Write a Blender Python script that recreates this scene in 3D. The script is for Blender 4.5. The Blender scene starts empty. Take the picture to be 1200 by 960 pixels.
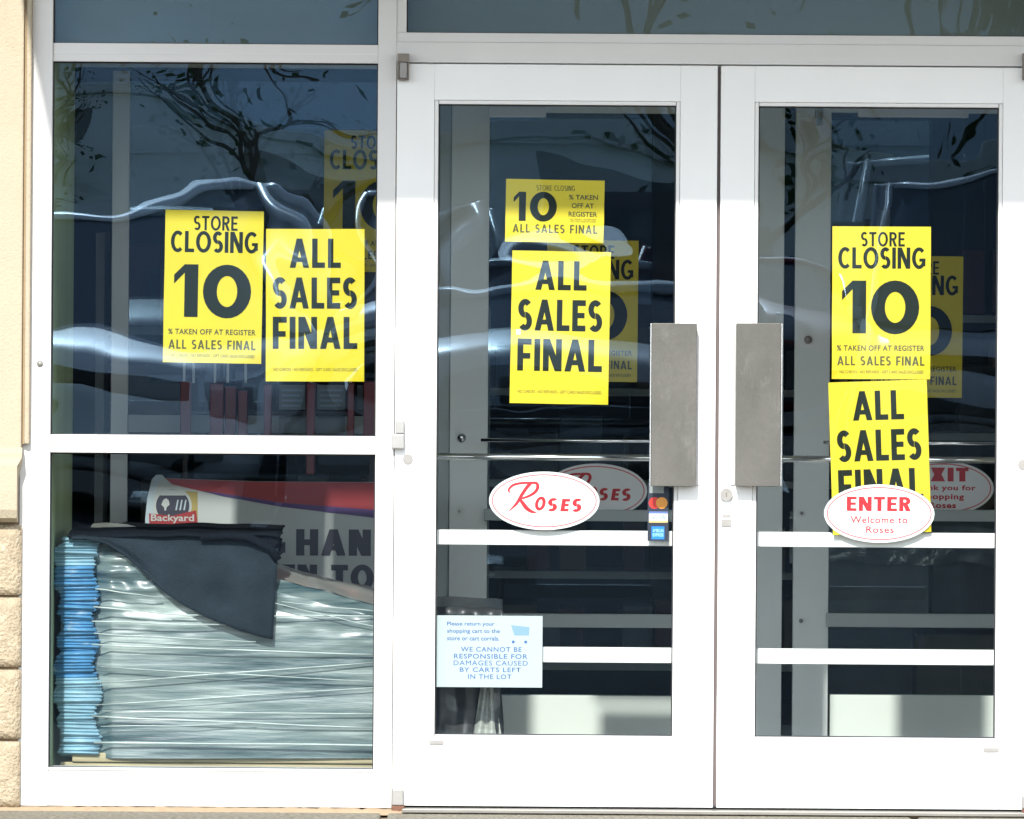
import bpy, bmesh, math, random
from math import radians, sin, cos, pi, sqrt, tan
from mathutils import Vector, Matrix, noise

random.seed(7)
S = bpy.context.scene
C = S.collection

# ---------------------------------------------------------------- camera, world, sun
D = 27.0            # camera to storefront
PXM = 413.0         # pixels of the photograph per metre on the storefront plane
HZ = 1.753          # eye height
VX, VY = 600.0, 223.0
ROLL = 0.0068

cam_d = bpy.data.cameras.new('camera')
cam = bpy.data.objects.new('camera', cam_d)
C.objects.link(cam)
cam.location = (0, -D, HZ)
cam.matrix_world = Matrix.Translation((0, -D, HZ)) @ Matrix.Rotation(pi/2, 4, 'X') @ Matrix.Rotation(ROLL, 4, 'Z')
cam_d.sensor_width = 36
cam_d.lens = 36 * D / (1200 / PXM)
cam_d.shift_y = -(480 - VY) / 1200
cam_d.clip_start = 0.5
cam_d.clip_end = 3000
S.camera = cam

SUN_EL, SUN_AZ = radians(33), radians(7.3)
W = bpy.data.worlds.new('World'); S.world = W
W.use_nodes = True
nt = W.node_tree; nt.nodes.clear()
sky = nt.nodes.new('ShaderNodeTexSky'); sky.sky_type = 'NISHITA'; sky.sun_disc = False
sky.sun_elevation = SUN_EL; sky.sun_rotation = radians(180) + SUN_AZ
sky.air_density = 1.0; sky.dust_density = 0.3; sky.ozone_density = 2.0
bgn = nt.nodes.new('ShaderNodeBackground'); bgn.inputs[1].default_value = 0.15
won = nt.nodes.new('ShaderNodeOutputWorld')
hs = nt.nodes.new('ShaderNodeHueSaturation'); hs.inputs['Saturation'].default_value = 0.38
nt.links.new(sky.outputs[0], hs.inputs['Color']); nt.links.new(hs.outputs[0], bgn.inputs[0]); nt.links.new(bgn.outputs[0], won.inputs[0])

sd = bpy.data.lights.new('sun', 'SUN'); sd.energy = 2.3; sd.angle = radians(1.1); sd.color = (1, 0.965, 0.9)
so = bpy.data.objects.new('sun', sd); C.objects.link(so)
sdir = Vector((-sin(SUN_AZ)*cos(SUN_EL), -cos(SUN_AZ)*cos(SUN_EL), sin(SUN_EL)))
so.rotation_euler = sdir.to_track_quat('Z', 'Y').to_euler()
so.location = (-4, -20, 14)

S.view_settings.view_transform = 'Standard'; S.view_settings.look = 'None'
S.view_settings.exposure = 1.42; S.view_settings.gamma = 1
S.render.engine = 'CYCLES'
S.cycles.max_bounces = 10; S.cycles.transparent_max_bounces = 24
S.cycles.diffuse_bounces = 4; S.cycles.glossy_bounces = 4
S.cycles.caustics_reflective = False; S.cycles.caustics_refractive = False

# ---------------------------------------------------------------- helpers
def P(px, py, Y=0.0):
    """world X, Z of a photograph pixel lying at depth Y behind the storefront"""
    dx, dy = px - VX, py - VY
    u, v = dx + ROLL*dy, dy - ROLL*dx
    k = (D + Y) / D / PXM
    return u*k, HZ - v*k

def R(x0, y0, x1, y1, Y=0.0):
    xm, ym = (x0+x1)/2, (y0+y1)/2
    X0 = P(x0, ym, Y)[0]; X1 = P(x1, ym, Y)[0]
    Z0 = P(xm, y1, Y)[1]; Z1 = P(xm, y0, Y)[1]
    return X0, Z0, X1, Z1

def mat(name, col, rough=0.5, metal=0.0, var=0.0, scale=8, bump=0.0, bscale=60, stretch=(1,1,1), spec=0.5, coat=0.0, dirt=None, dscale=3):
    m = bpy.data.materials.new(name); m.use_nodes = True
    n = m.node_tree.nodes; l = m.node_tree.links
    b = n['Principled BSDF']
    b.inputs['Base Color'].default_value = (*col, 1)
    b.inputs['Roughness'].default_value = rough; b.inputs['Metallic'].default_value = metal
    b.inputs['Specular IOR Level'].default_value = spec; b.inputs['Coat Weight'].default_value = coat
    tc = n.new('ShaderNodeTexCoord'); mp = n.new('ShaderNodeMapping'); mp.inputs['Scale'].default_value = stretch
    l.new(tc.outputs['Object'], mp.inputs[0])
    last = None
    if var > 0:
        t = n.new('ShaderNodeTexNoise'); t.inputs['Scale'].default_value = scale; t.inputs['Detail'].default_value = 6
        l.new(mp.outputs[0], t.inputs[0])
        r = n.new('ShaderNodeMapRange'); r.inputs[1].default_value = 0.3; r.inputs[2].default_value = 0.7
        r.inputs[3].default_value = 1-var; r.inputs[4].default_value = 1+var*0.6
        l.new(t.outputs[0], r.inputs[0])
        mx = n.new('ShaderNodeMix'); mx.data_type = 'RGBA'; mx.blend_type = 'MULTIPLY'; mx.inputs[0].default_value = 1
        mx.inputs[6].default_value = (*col, 1); l.new(r.outputs[0], mx.inputs[7])
        l.new(mx.outputs[2], b.inputs['Base Color']); last = mx.outputs[2]
    if dirt:
        t = n.new('ShaderNodeTexNoise'); t.inputs['Scale'].default_value = dscale; t.inputs['Detail'].default_value = 9; t.inputs['Roughness'].default_value = 0.7
        l.new(mp.outputs[0], t.inputs[0])
        r = n.new('ShaderNodeMapRange'); r.inputs[1].default_value = 0.55; r.inputs[2].default_value = 0.8
        l.new(t.outputs[0], r.inputs[0])
        mx = n.new('ShaderNodeMix'); mx.data_type = 'RGBA'; l.new(r.outputs[0], mx.inputs[0])
        if last: l.new(last, mx.inputs[6])
        else: mx.inputs[6].default_value = (*col, 1)
        mx.inputs[7].default_value = (*dirt, 1); l.new(mx.outputs[2], b.inputs['Base Color'])
    if bump > 0:
        t = n.new('ShaderNodeTexNoise'); t.inputs['Scale'].default_value = bscale; t.inputs['Detail'].default_value = 5
        l.new(mp.outputs[0], t.inputs[0])
        bp = n.new('ShaderNodeBump'); bp.inputs['Strength'].default_value = bump; bp.inputs['Distance'].default_value = 0.01
        l.new(t.outputs[0], bp.inputs['Height']); l.new(bp.outputs[0], b.inputs['Normal'])
    return m

def glass_mat(name, tint, refl):
    m = bpy.data.materials.new(name); m.use_nodes = True
    n = m.node_tree.nodes; l = m.node_tree.links; n.clear()
    o = n.new('ShaderNodeOutputMaterial'); t = n.new('ShaderNodeBsdfTransparent'); g = n.new('ShaderNodeBsdfGlossy')
    t.inputs[0].default_value = (*tint, 1); g.inputs['Roughness'].default_value = 0.0
    g.inputs['Color'].default_value = (0.44, 0.66, 0.90, 1)
    lw = n.new('ShaderNodeFresnel'); lw.inputs[0].default_value = 1.5
    mu = n.new('ShaderNodeMath'); mu.operation = 'MULTIPLY'; mu.inputs[1].default_value = refl; mu.use_clamp = True
    l.new(lw.outputs[0], mu.inputs[0])
    mx = n.new('ShaderNodeMixShader'); l.new(mu.outputs[0], mx.inputs[0]); l.new(t.outputs[0], mx.inputs[1]); l.new(g.outputs[0], mx.inputs[2])
    l.new(mx.outputs[0], o.inputs[0])
    return m

def box(bm, x0, y0, z0, x1, y1, z1, bev=0.0):
    r = bmesh.ops.create_cube(bm, size=1)
    vs = r['verts']
    for v in vs:
        v.co = Vector(((x0+x1)/2 + v.co.x*(x1-x0), (y0+y1)/2 + v.co.y*(y1-y0), (z0+z1)/2 + v.co.z*(z1-z0)))
    if bev > 0:
        es = list({e for v in vs for e in v.link_edges})
        bmesh.ops.bevel(bm, geom=es, offset=bev, segments=2, affect='EDGES', profile=0.5)

def solid(bm, th):
    bmesh.ops.recalc_face_normals(bm, faces=bm.faces[:]); bm.normal_update()
    bmesh.ops.solidify(bm, geom=bm.faces[:], thickness=th)

def cyl(bm, c, r, h, axis='Y', seg=24, r2=None):
    m = {'Y': Matrix.Rotation(pi/2, 4, 'X'), 'X': Matrix.Rotation(pi/2, 4, 'Y'), 'Z': Matrix.Identity(4)}[axis]
    bmesh.ops.create_cone(bm, cap_ends=True, segments=seg, radius1=r, radius2=r if r2 is None else r2, depth=h,
                          matrix=Matrix.Translation(c) @ m)

def tube(bm, pts, r, seg=8):
    pts = [Vector(p) for p in pts]; rings = []
    for i, p in enumerate(pts):
        d = (pts[min(i+1, len(pts)-1)] - pts[max(i-1, 0)]).normalized()
        a = d.orthogonal().normalized() if i == 0 else (A - d*A.dot(d)).normalized()
        A = a; b = d.cross(a)
        rings.append([bm.verts.new(p + (a*cos(2*pi*k/seg) + b*sin(2*pi*k/seg))*r) for k in range(seg)])
    for i in range(len(rings)-1):
        for k in range(seg):
            bm.faces.new((rings[i][k], rings[i][(k+1) % seg], rings[i+1][(k+1) % seg], rings[i+1][k]))
    bm.faces.new(rings[0][::-1]); bm.faces.new(rings[-1])

def obj(name, bm, m, parent=None, smooth=False, loc=None):
    me = bpy.data.meshes.new(name)
    if isinstance(bm, bpy.types.Mesh): me = bm
    else:
        bmesh.ops.recalc_face_normals(bm, faces=bm.faces[:]) if not getattr(bm, 'keep', False) else None
        bm.to_mesh(me); bm.free()
    o = bpy.data.objects.new(name, me); C.objects.link(o)
    if m:
        ms = m if isinstance(m, (list, tuple)) else [m]
        if not me.materials:
            for q in ms: me.materials.append(q)
    if smooth:
        for p in me.polygons: p.use_smooth = True
    if parent: o.parent = parent
    if loc: o.location = loc
    return o

def part(name, boxes, m, parent=None, bev=0.002, origin=None):
    bm = bmesh.new()
    ox, oy, oz = origin or (0, 0, 0)
    for b in boxes: box(bm, b[0]-ox, b[1]-oy, b[2]-oz, b[3]-ox, b[4]-oy, b[5]-oz, bev)
    return obj(name, bm, m, parent)

def thing(name, label, cat, loc=(0, 0, 0), group=None):
    o = bpy.data.objects.new(name, None); C.objects.link(o); o.location = loc; o.empty_display_size = 0.1
    o['label'] = label; o['category'] = cat
    if group: o['group'] = group
    return o

def tag(o, label, cat, group=None):
    o['label'] = label; o['category'] = cat
    if group: o['group'] = group
    return o

def struct(o):
    o['kind'] = 'structure'; return o

def dup(root, loc, label, rot=None):
    r = root.copy(); C.objects.link(r); r.location = loc; r['label'] = label
    if rot is not None: r.rotation_euler = rot
    for ch in list(root.children):
        c = ch.copy(); C.objects.link(c); c.parent = r
        for g in list(ch.children):
            d = g.copy(); C.objects.link(d); d.parent = c
    return r

# ---- lettering: heavy drawn capitals
def quad(bm, pts, z):
    z[0] -= 0.00002
    bm.faces.new([bm.verts.new((x, z[0], y)) for x, y in pts])

def ring(bm, T, cx, cy, rx, ry, tx, ty, a0, a1, z, n=28):
    z[0] -= 0.00002
    n = max(6, int(n*abs(a1-a0)/360))
    prev = None
    for i in range(n+1):
        a = radians(a0 + (a1-a0)*i/n)
        o = T(cx + rx*cos(a), cy + ry*sin(a)); q = T(cx + (rx-tx)*cos(a), cy + (ry-ty)*sin(a))
        cur = (bm.verts.new((o[0], z[0], o[1])), bm.verts.new((q[0], z[0], q[1])))
        if prev: bm.faces.new((prev[0], cur[0], cur[1], prev[1]))
        prev = cur

GW = {'A': .80, 'L': .53, 'S': .58, 'E': .55, 'F': .54, 'I': 0, 'N': .72, 'T': .62, 'O': .86, 'R': .64, 'C': .70, 'G': .76,
      '1': .48, '0': .92, 'H': .72, 'D': .70, 'X': .72, ' ': .32, '.': .22}
def glyph(bm, ch, T, w, t, z):
    tb = t*0.82
    def r(x0, y0, x1, y1): quad(bm, [T(x0, y0), T(x1, y0), T(x1, y1), T(x0, y1)], z)
    def q(*p): quad(bm, [T(*a) for a in p], z)
    def g(*a): ring(bm, T, *a, z)
    if ch == 'I': r(0, 0, t, 1)
    elif ch == 'L': r(0, 0, t, 1); r(t, 0, w, tb)
    elif ch == 'E': r(0, 0, t, 1); r(t, 0, w, tb); r(t, 1-tb, w, 1); r(t, .5-tb*.42, w*.92, .5+tb*.5)
    elif ch == 'F': r(0, 0, t, 1); r(t, 1-tb, w, 1); r(t, .46-tb*.45, w*.92, .46+tb*.5)
    elif ch == 'T': r(w/2-t/2, 0, w/2+t/2, 1-tb); r(0, 1-tb, w, 1)
    elif ch == 'H': r(0, 0, t, 1); r(w-t, 0, w, 1); r(t, .5-tb/2, w-t, .5+tb/2)
    elif ch == 'A':
        q((0, 0), (t*1.05, 0), (w/2+t*.5, 1), (w/2-t*.5, 1)); q((w-t*1.05, 0), (w, 0), (w/2+t*.5, 1), (w/2-t*.5, 1))
        r(w*.2, .2, w*.8, .2+tb*.85)
    elif ch == 'N': r(0, 0, t, 1); r(w-t, 0, w, 1); q((0, 1), (t*1.15, 1), (w, 0), (w-t*1.15, 0))
    elif ch == 'X': q((0, 0), (t*1.2, 0), (w, 1), (w-t*1.2, 1)); q((w-t*1.2, 0), (w, 0), (t*1.2, 1), (0, 1))
    elif ch in 'O0': g(w/2, .5, w/2, .515, t, tb, 0, 360)
    elif ch == 'C': g(w*.56, .5, w*.56, .515, t, tb, 48, 312)
    elif ch == 'G': g(w*.53, .5, w*.53, .515, t, tb, 45, 325); r(w*.55, .34, w, .34+tb*.85); r(w-t*.95, .12, w, .34)
    elif ch == 'S':
        ry = (.515+tb/2)/2
        g(w/2, 1.01-ry, w/2, ry, t, tb, 38, 268); g(w/2, ry-.01, w/2, ry, t, tb, -142, 88)
    elif ch == 'R':
        r(0, 0, t, 1); r(t, 1-tb, w*.5, 1); r(t, .42, w*.5, .42+tb); g(w*.5, .71, w*.48, .29, t, tb, -90, 90)
        q((w*.36, .44), (w*.36+t*1.1, .44), (w*1.02, 0), (w*1.02-t*1.2, 0))
    elif ch == 'D':
        r(0, 0, t, 1); r(t, 1-tb, w*.4, 1); r(t, 0, w*.4, tb); g(w*.4, .5, w*.6, .5, t, tb, -90, 90)
    elif ch == '1':
        r(w-t, 0, w, 1); q((0, .63), (w-t, .84), (w-t, 1), (0, .80)); 

def capitals(bm, s, x0, z0, x1, z1, t, z, slant=0, gap=None):
    """fit the drawn capitals s into the rectangle"""
    gap = t*0.42 if gap is None else gap
    ws = [max(GW[c], t) if c != ' ' else GW[c] for c in s]
    tot = sum(ws) + gap*(len(s)-1)
    h = z1-z0; k = (x1-x0)/tot
    x = 0
    for c, w in zip(s, ws):
        T = (lambda X: (lambda a, b: (x0 + (X+a)*k + slant*b*h, z0 + b*h)))(x)
        if c != ' ': glyph(bm, c, T, w, t, z)
        x += w + gap

def typed(bm, s, x0, z0, x1, z1, off=0.0, z=-0.001, space=1.0, shear=0.0):
    """fit a line in the built-in typeface into the rectangle"""
    cu = bpy.data.curves.new('line', 'FONT'); cu.body = s; cu.offset = off; cu.space_character = space; cu.shear = shear
    cu.resolution_u = 3
    o = bpy.data.objects.new('line', cu); C.objects.link(o)
    bpy.context.view_layer.update()
    me = bpy.data.meshes.new_from_object(o.evaluated_get(bpy.context.evaluated_depsgraph_get()))
    bpy.data.objects.remove(o)
    xs = [v.co.x for v in me.vertices]; ys = [v.co.y for v in me.vertices]
    ax, bx_, ay, by = min(xs), max(xs), min(ys), max(ys)
    for v in me.vertices:
        v.co = (x0 + (v.co.x-ax)/(bx_-ax)*(x1-x0), z, z0 + (v.co.y-ay)/(by-ay)*(z1-z0))
    bm.from_mesh(me); bpy.data.meshes.remove(me)

# ---------------------------------------------------------------- materials
M = {}
M['frame'] = mat('frame_white_aluminium', (.66, .65, .635), .42, var=.04, scale=3, bump=.03, bscale=200)
M['door'] = mat('door_white_paint', (.84, .84, .83), .38, var=.02, scale=4, bump=.02, bscale=150)
M['bead'] = mat('glazing_bead_white', (.74, .735, .72), .4)
M['gasket'] = mat('gasket_black_rubber', (.02, .02, .022), .7)
M['steel'] = mat('brushed_stainless', (.112, .108, .097), .45, metal=.6, var=.16, scale=6, bump=.05, bscale=60, stretch=(2.2, 1, 1), dirt=(.165, .16, .145), dscale=9)
M['steeledge'] = mat('polished_steel_edge', (.8, .79, .77), .25, metal=1)
M['chrome'] = mat('satin_chrome', (.85, .85, .85), .16, metal=1)
M['hinge'] = mat('grey_hinge_metal', (.33, .325, .315), .45, metal=.3, var=.08, scale=40)
M['alu'] = mat('dull_aluminium', (.29, .28, .265), .5, metal=.3, var=.1, scale=30)
M['bronze'] = mat('weathered_pivot_bronze', (.19, .165, .14), .5, metal=.7, var=.2, scale=40)
M['rust'] = mat('rusty_pivot_base', (.16, .07, .04), .8, var=.3, scale=80)
M['glass'] = glass_mat('storefront_glass', (.935, .96, .955), 1.9)
M['glass_w'] = glass_mat('window_glass', (.92, .955, .95), 3.2)
M['glass_in'] = glass_mat('inner_glass', (.86, .89, .88), 1.0)
M['yellow'] = mat('yellow_poster_paper', (.62, .50, .008), .6, var=.05, scale=5, bump=.3, bscale=6)
M['ink'] = mat('black_print', (.006, .012, .006), .6, spec=.2)
M['inkgreen'] = mat('thin_black_print', (.06, .065, .01), .6)
M['white'] = mat('white_sticker', (.80, .80, .80), .45, var=.01)
M['paleblue'] = mat('notice_white_sticker', (.43, .49, .50), .5)
M['blueprint'] = mat('blue_print', (.035, .12, .34), .5)
M['lightblue'] = mat('light_blue_print', (.20, .34, .44), .5)
M['red'] = mat('red_print', (.50, .010, .022), .45)
M['pink'] = mat('thin_red_line', (.62, .16, .18), .5)
M['navy'] = mat('dark_navy_sticker', (.012, .018, .04), .5)
M['cardred'] = mat('card_red', (.75, .03, .02), .4)
M['cardorange'] = mat('card_orange', (.85, .33, .03), .4)
M['cardblue'] = mat('card_blue', (.01, .22, .75), .4)
M['cardgold'] = mat('card_gold', (.75, .55, .2), .5)
M['cardgrey'] = mat('card_grey_print', (.22, .32, .42), .5)
M['stucco'] = mat('tan_stucco', (.41, .35, .255), .85, var=.05, scale=5, bump=.35, bscale=160, dirt=(.33, .27, .18), dscale=2.5)
M['sealant'] = mat('brown_sealant', (.36, .26, .15), .8, var=.1, scale=20)
M['block'] = mat('split_face_block', (.41, .335, .23), .9, var=.2, scale=28, bump=1.0, bscale=120, dirt=(.70, .66, .56), dscale=75)
M['mortar'] = mat('tan_mortar', (.34, .25, .16), .9, var=.1, scale=40)
M['concrete'] = mat('sidewalk_concrete', (.25, .225, .17), .9, var=.6, scale=70, bump=1.0, bscale=110, dirt=(.48, .44, .37), dscale=90)
M['asphalt'] = mat('parking_asphalt', (.050, .050, .052), 1.0, var=.25, scale=3, spec=.04)
M['grass'] = mat('verge_grass', (.06, .10, .03), .95, var=.3, scale=4)
M['line'] = mat('parking_line_paint', (.75, .75, .72), .7)
M['threshold'] = mat('threshold_aluminium', (.22, .21, .19), .45, metal=.5, var=.12, scale=12, stretch=(1, 6, 1))
M['inner'] = mat('inner_white_aluminium', (.82, .85, .83), .45, var=.04, scale=3)
M['innergrey'] = mat('inner_grey_aluminium', (.42, .46, .455), .5, var=.05, scale=3)
M['rail'] = mat('inner_rail_aluminium', (.58, .62, .58), .5, var=.05, scale=3)
M['greenwall'] = mat('green_grey_plaster', (.36, .46, .26), .8, var=.15, scale=3, stretch=(1, 1, .2))
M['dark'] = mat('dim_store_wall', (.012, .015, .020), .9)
M['tile'] = mat('vestibule_floor_tile', (.52, .55, .58), .5, var=.12, scale=8)
M['bulk'] = mat('spandrel_grey_green', (.12, .145, .125), .7, var=.2, scale=1.2)
M['ceil'] = mat('ceiling_white', (.75, .76, .74), .9)
M['soffit'] = mat('canopy_soffit', (.62, .60, .56), .8, var=.05)

# ---------------------------------------------------------------- ground, sidewalk, parking lot
def slab(name, x0, y0, x1, y1, ztop, th, m, kind='structure', seg=None):
    bm = bmesh.new(); box(bm, x0, y0, ztop-th, x1, y1, ztop, 0)
    o = obj(name, bm, m); o['kind'] = kind; return o
slab('ground', -1500, -1500, 1500, 1500, -0.26, .5, M['grass'])
slab('parking_lot', -90, -78, 90, -4.2, -0.145, .2, M['asphalt'])
# sidewalk in slabs with tooled joints, rough face at the storefront
sw = struct(obj('sidewalk', (lambda b: (box(b, -14, -4.2, -.14, 14, .3, -.028, 0), b)[1])(bmesh.new()), M['mortar']))
for i in range(-5, 5):
    for j in range(2):
        bm = bmesh.new(); y0 = -2.06 - 2.05*j + .0; box(bm, i*1.5+.01-.35, y0-.0+.01, -.1, i*1.5+1.49-.35, y0+2.03, -.014, .006)
        obj('paving_slab', bm, M['concrete'], sw)
cb = struct(obj('kerb', (lambda b: (box(b, -14, -4.36, -.3, 14, -4.203, -.016, .015), b)[1])(bmesh.new()), M['concrete']))
pl = thing('parking_markings', 'white painted bay lines across the parking lot', 'parking lines')
pl['kind'] = 'structure'
for r0 in (-47.6, -29.0):
    for i in range(-8, 9):
        bm = bmesh.new(); box(bm, i*2.8+1.3, r0-5.2, -.144, i*2.8+1.4, r0, -.139, 0); obj('bay_line', bm, M['line'], pl)

# rough sealed joint of crumbled mortar below the storefront
bm = bmesh.new()
n = 340; random.seed(3)
x0 = P(-60, 950)[0]; x1 = P(1300, 950)[0]
rows = []
for i in range(n+1):
    x = x0 + (x1-x0)*i/n
    h = 0.0045*noise.noise((x*30, 0, 0)) + .003*noise.noise((x*110, 3, 0))
    rows.append([bm.verts.new((x, yy, zz)) for yy, zz in ((-.05, -.02), (-.044+.004*noise.noise((x*60, 9, 1)), -.007+h*.5), (-.02, -.004+h), (.03, -.003+h))])
for a, b in zip(rows, rows[1:]):
    for k in range(3): bm.faces.new((a[k], b[k], b[k+1], a[k+1]))
struct(obj('mortar_joint', bm, M['mortar'], smooth=True))

# ---------------------------------------------------------------- left wall: stucco over split face block
wall = thing('facade_wall', 'tan stucco wall over split face blocks left of the window', 'wall', (-2.2, 0, 0))
wl = (-2.2, 0, 0)
XB = P(25, 780)[0]; XS = P(28, 260)[0]; XR = P(37, 260)[0]
part('wall_core', [(-5, -.005, -.1, XB-.006, .35, P(20, 612)[1])], M['mortar'], wall, 0, wl)
part('stucco_panel', [(-5, -.055, P(15, 527)[1], XS, .35, 4.2)], M['stucco'], wall, .004, wl)
part('corner_bead', [(XS+.0065, -.046, P(30, 520)[1], XR, .35, 4.2)], M['stucco'], wall, .005, wl)
part('sealant_joint', [(XS-.002, -.035, P(30, 520)[1], XS+.009, .30, 4.2)], M['sealant'], wall, 0, wl)
# profiled stone sill
bm = bmesh.new()
prof = [(-.055, 524), (-.062, 530), (-.085, 536), (-.098, 545), (-.102, 575), (-.100, 596), (-.088, 606), (-.060, 611), (-.03, 612), (.3, 612), (.3, 524)]
XM = P(22, 570)[0]
for X in (-5, XM):
    pass
a = [bm.verts.new((-5+2.2, y, P(20, q)[1])) for y, q in prof]; b = [bm.verts.new((XM+2.2 + (.012 if q < 540 else 0), y, P(20, q)[1])) for y, q in prof]
for i in range(len(prof)):
    j = (i+1) % len(prof); bm.faces.new((a[i], a[j], b[j], b[i]))
bm.faces.new(a); bm.faces.new(b[::-1])
obj('sill_moulding', bm, M['stucco'], wall)
def block_mesh(seed, w, h):
    bm = bmesh.new(); nx, nz = 22, 12; g = []
    for j in range(nz+1):
        row = []
        for i in range(nx+1):
            u, v = i/nx, j/nz
            e = min(1, min(u, 1-u)*14, min(v, 1-v)*8)
            d = .005*noise.noise((u*5+seed*7, v*3, seed)) + .004*noise.noise((u*22, v*13+seed*3, seed)) + .012
            row.append(bm.verts.new(((u-1)*w, -.03 - d*e, v*h)))
        g.append(row)
    for j in range(nz):
        for i in range(nx): bm.faces.new((g[j][i], g[j][i+1], g[j+1][i+1], g[j+1][i]))
    rim = [g[0][i] for i in range(nx+1)] + [g[j][nx] for j in range(1, nz+1)] + [g[nz][i] for i in range(nx-1, -1, -1)] + [g[j][0] for j in range(nz-1, 0, -1)]
    back = [bm.verts.new((v.co.x, .0, v.co.z)) for v in rim]
    for i in range(len(rim)):
        j = (i+1) % len(rim); bm.faces.new((rim[j], rim[i], back[i], back[j]))
    me = bpy.data.meshes.new('block'); bmesh.ops.recalc_face_normals(bm, faces=bm.faces[:]); bm.to_mesh(me); bm.free(); me.materials.append(M['block'])
    for p in me.polygons: p.use_smooth = True
    return me
ys = [(615.5, 697), (700, 781), (784.5, 865), (868.5, 945)]
for r, (ya, yb) in enumerate(ys):
    z0, z1 = P(15, yb)[1], P(15, ya)[1]
    bw = .397
    xr = XB - (0 if r % 2 == 0 else 0)
    w0 = bw if r % 2 == 0 else bw/2
    x = xr; k = 0
    while x > -3.2:
        w = w0 if k == 0 else bw
        o = bpy.data.objects.new('block', block_mesh(r*5+k, w-.009, z1-z0)); C.objects.link(o); o.parent = wall
        o.location = (x+2.2, 0, z0); x -= w; k += 1

# ---------------------------------------------------------------- storefront frame
XL = P(27, 700)[0]
sf = thing('storefront_window', 'white aluminium storefront window frame with mid rail left of the doors', 'window frame', (XL, 0, 0))
def F(name, x0, y0, x1, y1, ya=0.0, yb=.11, m=None, parent=sf, bev=.0015, org=None):
    a = R(x0, y0, x1, y1)
    L = parent.location if parent and not parent.parent else Vector((0, 0, 0))
    return part(name, [(a[0]-L.x, ya-L.y, a[1]-L.z, a[2]-L.x, yb-L.y, a[3]-L.z)], m or M['frame'], parent, bev)
JX0, JX1 = P(23, 560)[0], P(59.5, 430)[0]
MX0, MX1 = P(440.7, 430)[0], P(462.3, 430)[0]
ZB = P(250, 945.5)[1]
def FX(name, X0, Z0, X1, Z1, ya=0.0, yb=.11, m=None, parent=sf, bev=.0015):
    L = parent.location
    return part(name, [(X0-L.x, ya-L.y, Z0-L.z, X1-L.x, yb-L.y, Z1-L.z)], m or M['frame'], parent, bev)
M['framebright'] = M['frame']
FX('jamb', JX0, ZB, JX1, 3.0, -.008, .12)
FX('mullion', MX0, ZB, MX1, 3.0, -.002, .12)
def bars(y0, y1, xm=250): return P(xm, y1)[1], P(xm, y0)[1]
za, zb = bars(51.5, 73.2); FX('transom_bar', JX1, za, MX0, zb, .002, .11)
zc = (za+zb)/2; FX('transom_groove', JX1, zc-.0012, MX0, zc-.0002, .0008, .004, M['bead'])
zma, zmb = bars(510.5, 531.5); FX('mid_rail', JX1, zma, MX0, zmb, .002, .11)
zsa = P(250, 901)[1]; FX('bottom_rail', JX1, ZB, MX0, zsa, .002, .11)
FX('rail_bead', JX1, zsa-.006, MX0, zsa+.0005, -.003, .03, M['bead'], bev=.001)
# glass panes: rolled slightly wavy
def pane(parent, X0, Z0, X1, Z1, Y, m, seed, amp=1.0, name='glass_pane'):
    nx = max(8, int((X1-X0)/.014)); nz = max(8, int((Z1-Z0)/.014))
    bm = bmesh.new(); L = parent.location; g = []
    for j in range(nz+1):
        row = []
        for i in range(nx+1):
            x = X0+(X1-X0)*i/nx; z = Z0+(Z1-Z0)*j/nz
            u = i/nx*2-1; v = j/nz*2-1
            d = .0011*noise.noise((x*1.7+seed, z*2.6, seed*1.3)) + .00015*noise.noise((x*3.8, z*5+seed, seed)) + .00003*noise.noise((x*9+seed, z*12, 2))
            d += .0013*(1-u*u)*(1-v*v)*(1 if seed % 2 else -1)
            row.append(bm.verts.new((x-L.x, Y+d*amp-L.y, z-L.z)))
        g.append(row)
    for j in range(nz):
        for i in range(nx): bm.faces.new((g[j][i], g[j][i+1], g[j+1][i+1], g[j+1][i]))
    return obj(name, bm, m, parent, smooth=True)
def gasket(parent, X0, Z0, X1, Z1, Y, t=.0035, name='gasket'):
    L = parent.location; y0, y1 = Y-.006-L.y, Y+.006-L.y
    X0 -= L.x; X1 -= L.x; Z0 -= L.z; Z1 -= L.z
    return part(name, [(X0, y0, Z0, X0+t, y1, Z1), (X1-t, y0, Z0, X1, y1, Z1), (X0+t, y0, Z1-t*1.3, X1-t, y1, Z1), (X0+t, y0, Z0, X1-t, y1, Z0+t*.6)], M['gasket'], parent, 0)
pane(sf, JX1+.0005, zmb, MX0-.0005, za, .045, M['glass_w'], 3)
pane(sf, JX1+.0005, zsa, MX0-.0005, zma, .045, M['glass'], 8, .5)
pane(sf, JX1+.0005, zb, MX0-.0005, 2.95, .045, M['glass_w'], 13, 1.3)
gasket(sf, JX1, zmb, MX0, za, .035); gasket(sf, JX1, zsa, MX0, zma, .035); gasket(sf, JX1, zb, MX0, 2.98, .035)
# little screw cover on the jamb
sc_x, sc_z = P(47, 426)
bm = bmesh.new(); cyl(bm, (sc_x-XL, -.0105, sc_z), .0085, .006); obj('screw_cover', bm, M['alu'], sf, True)

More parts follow.
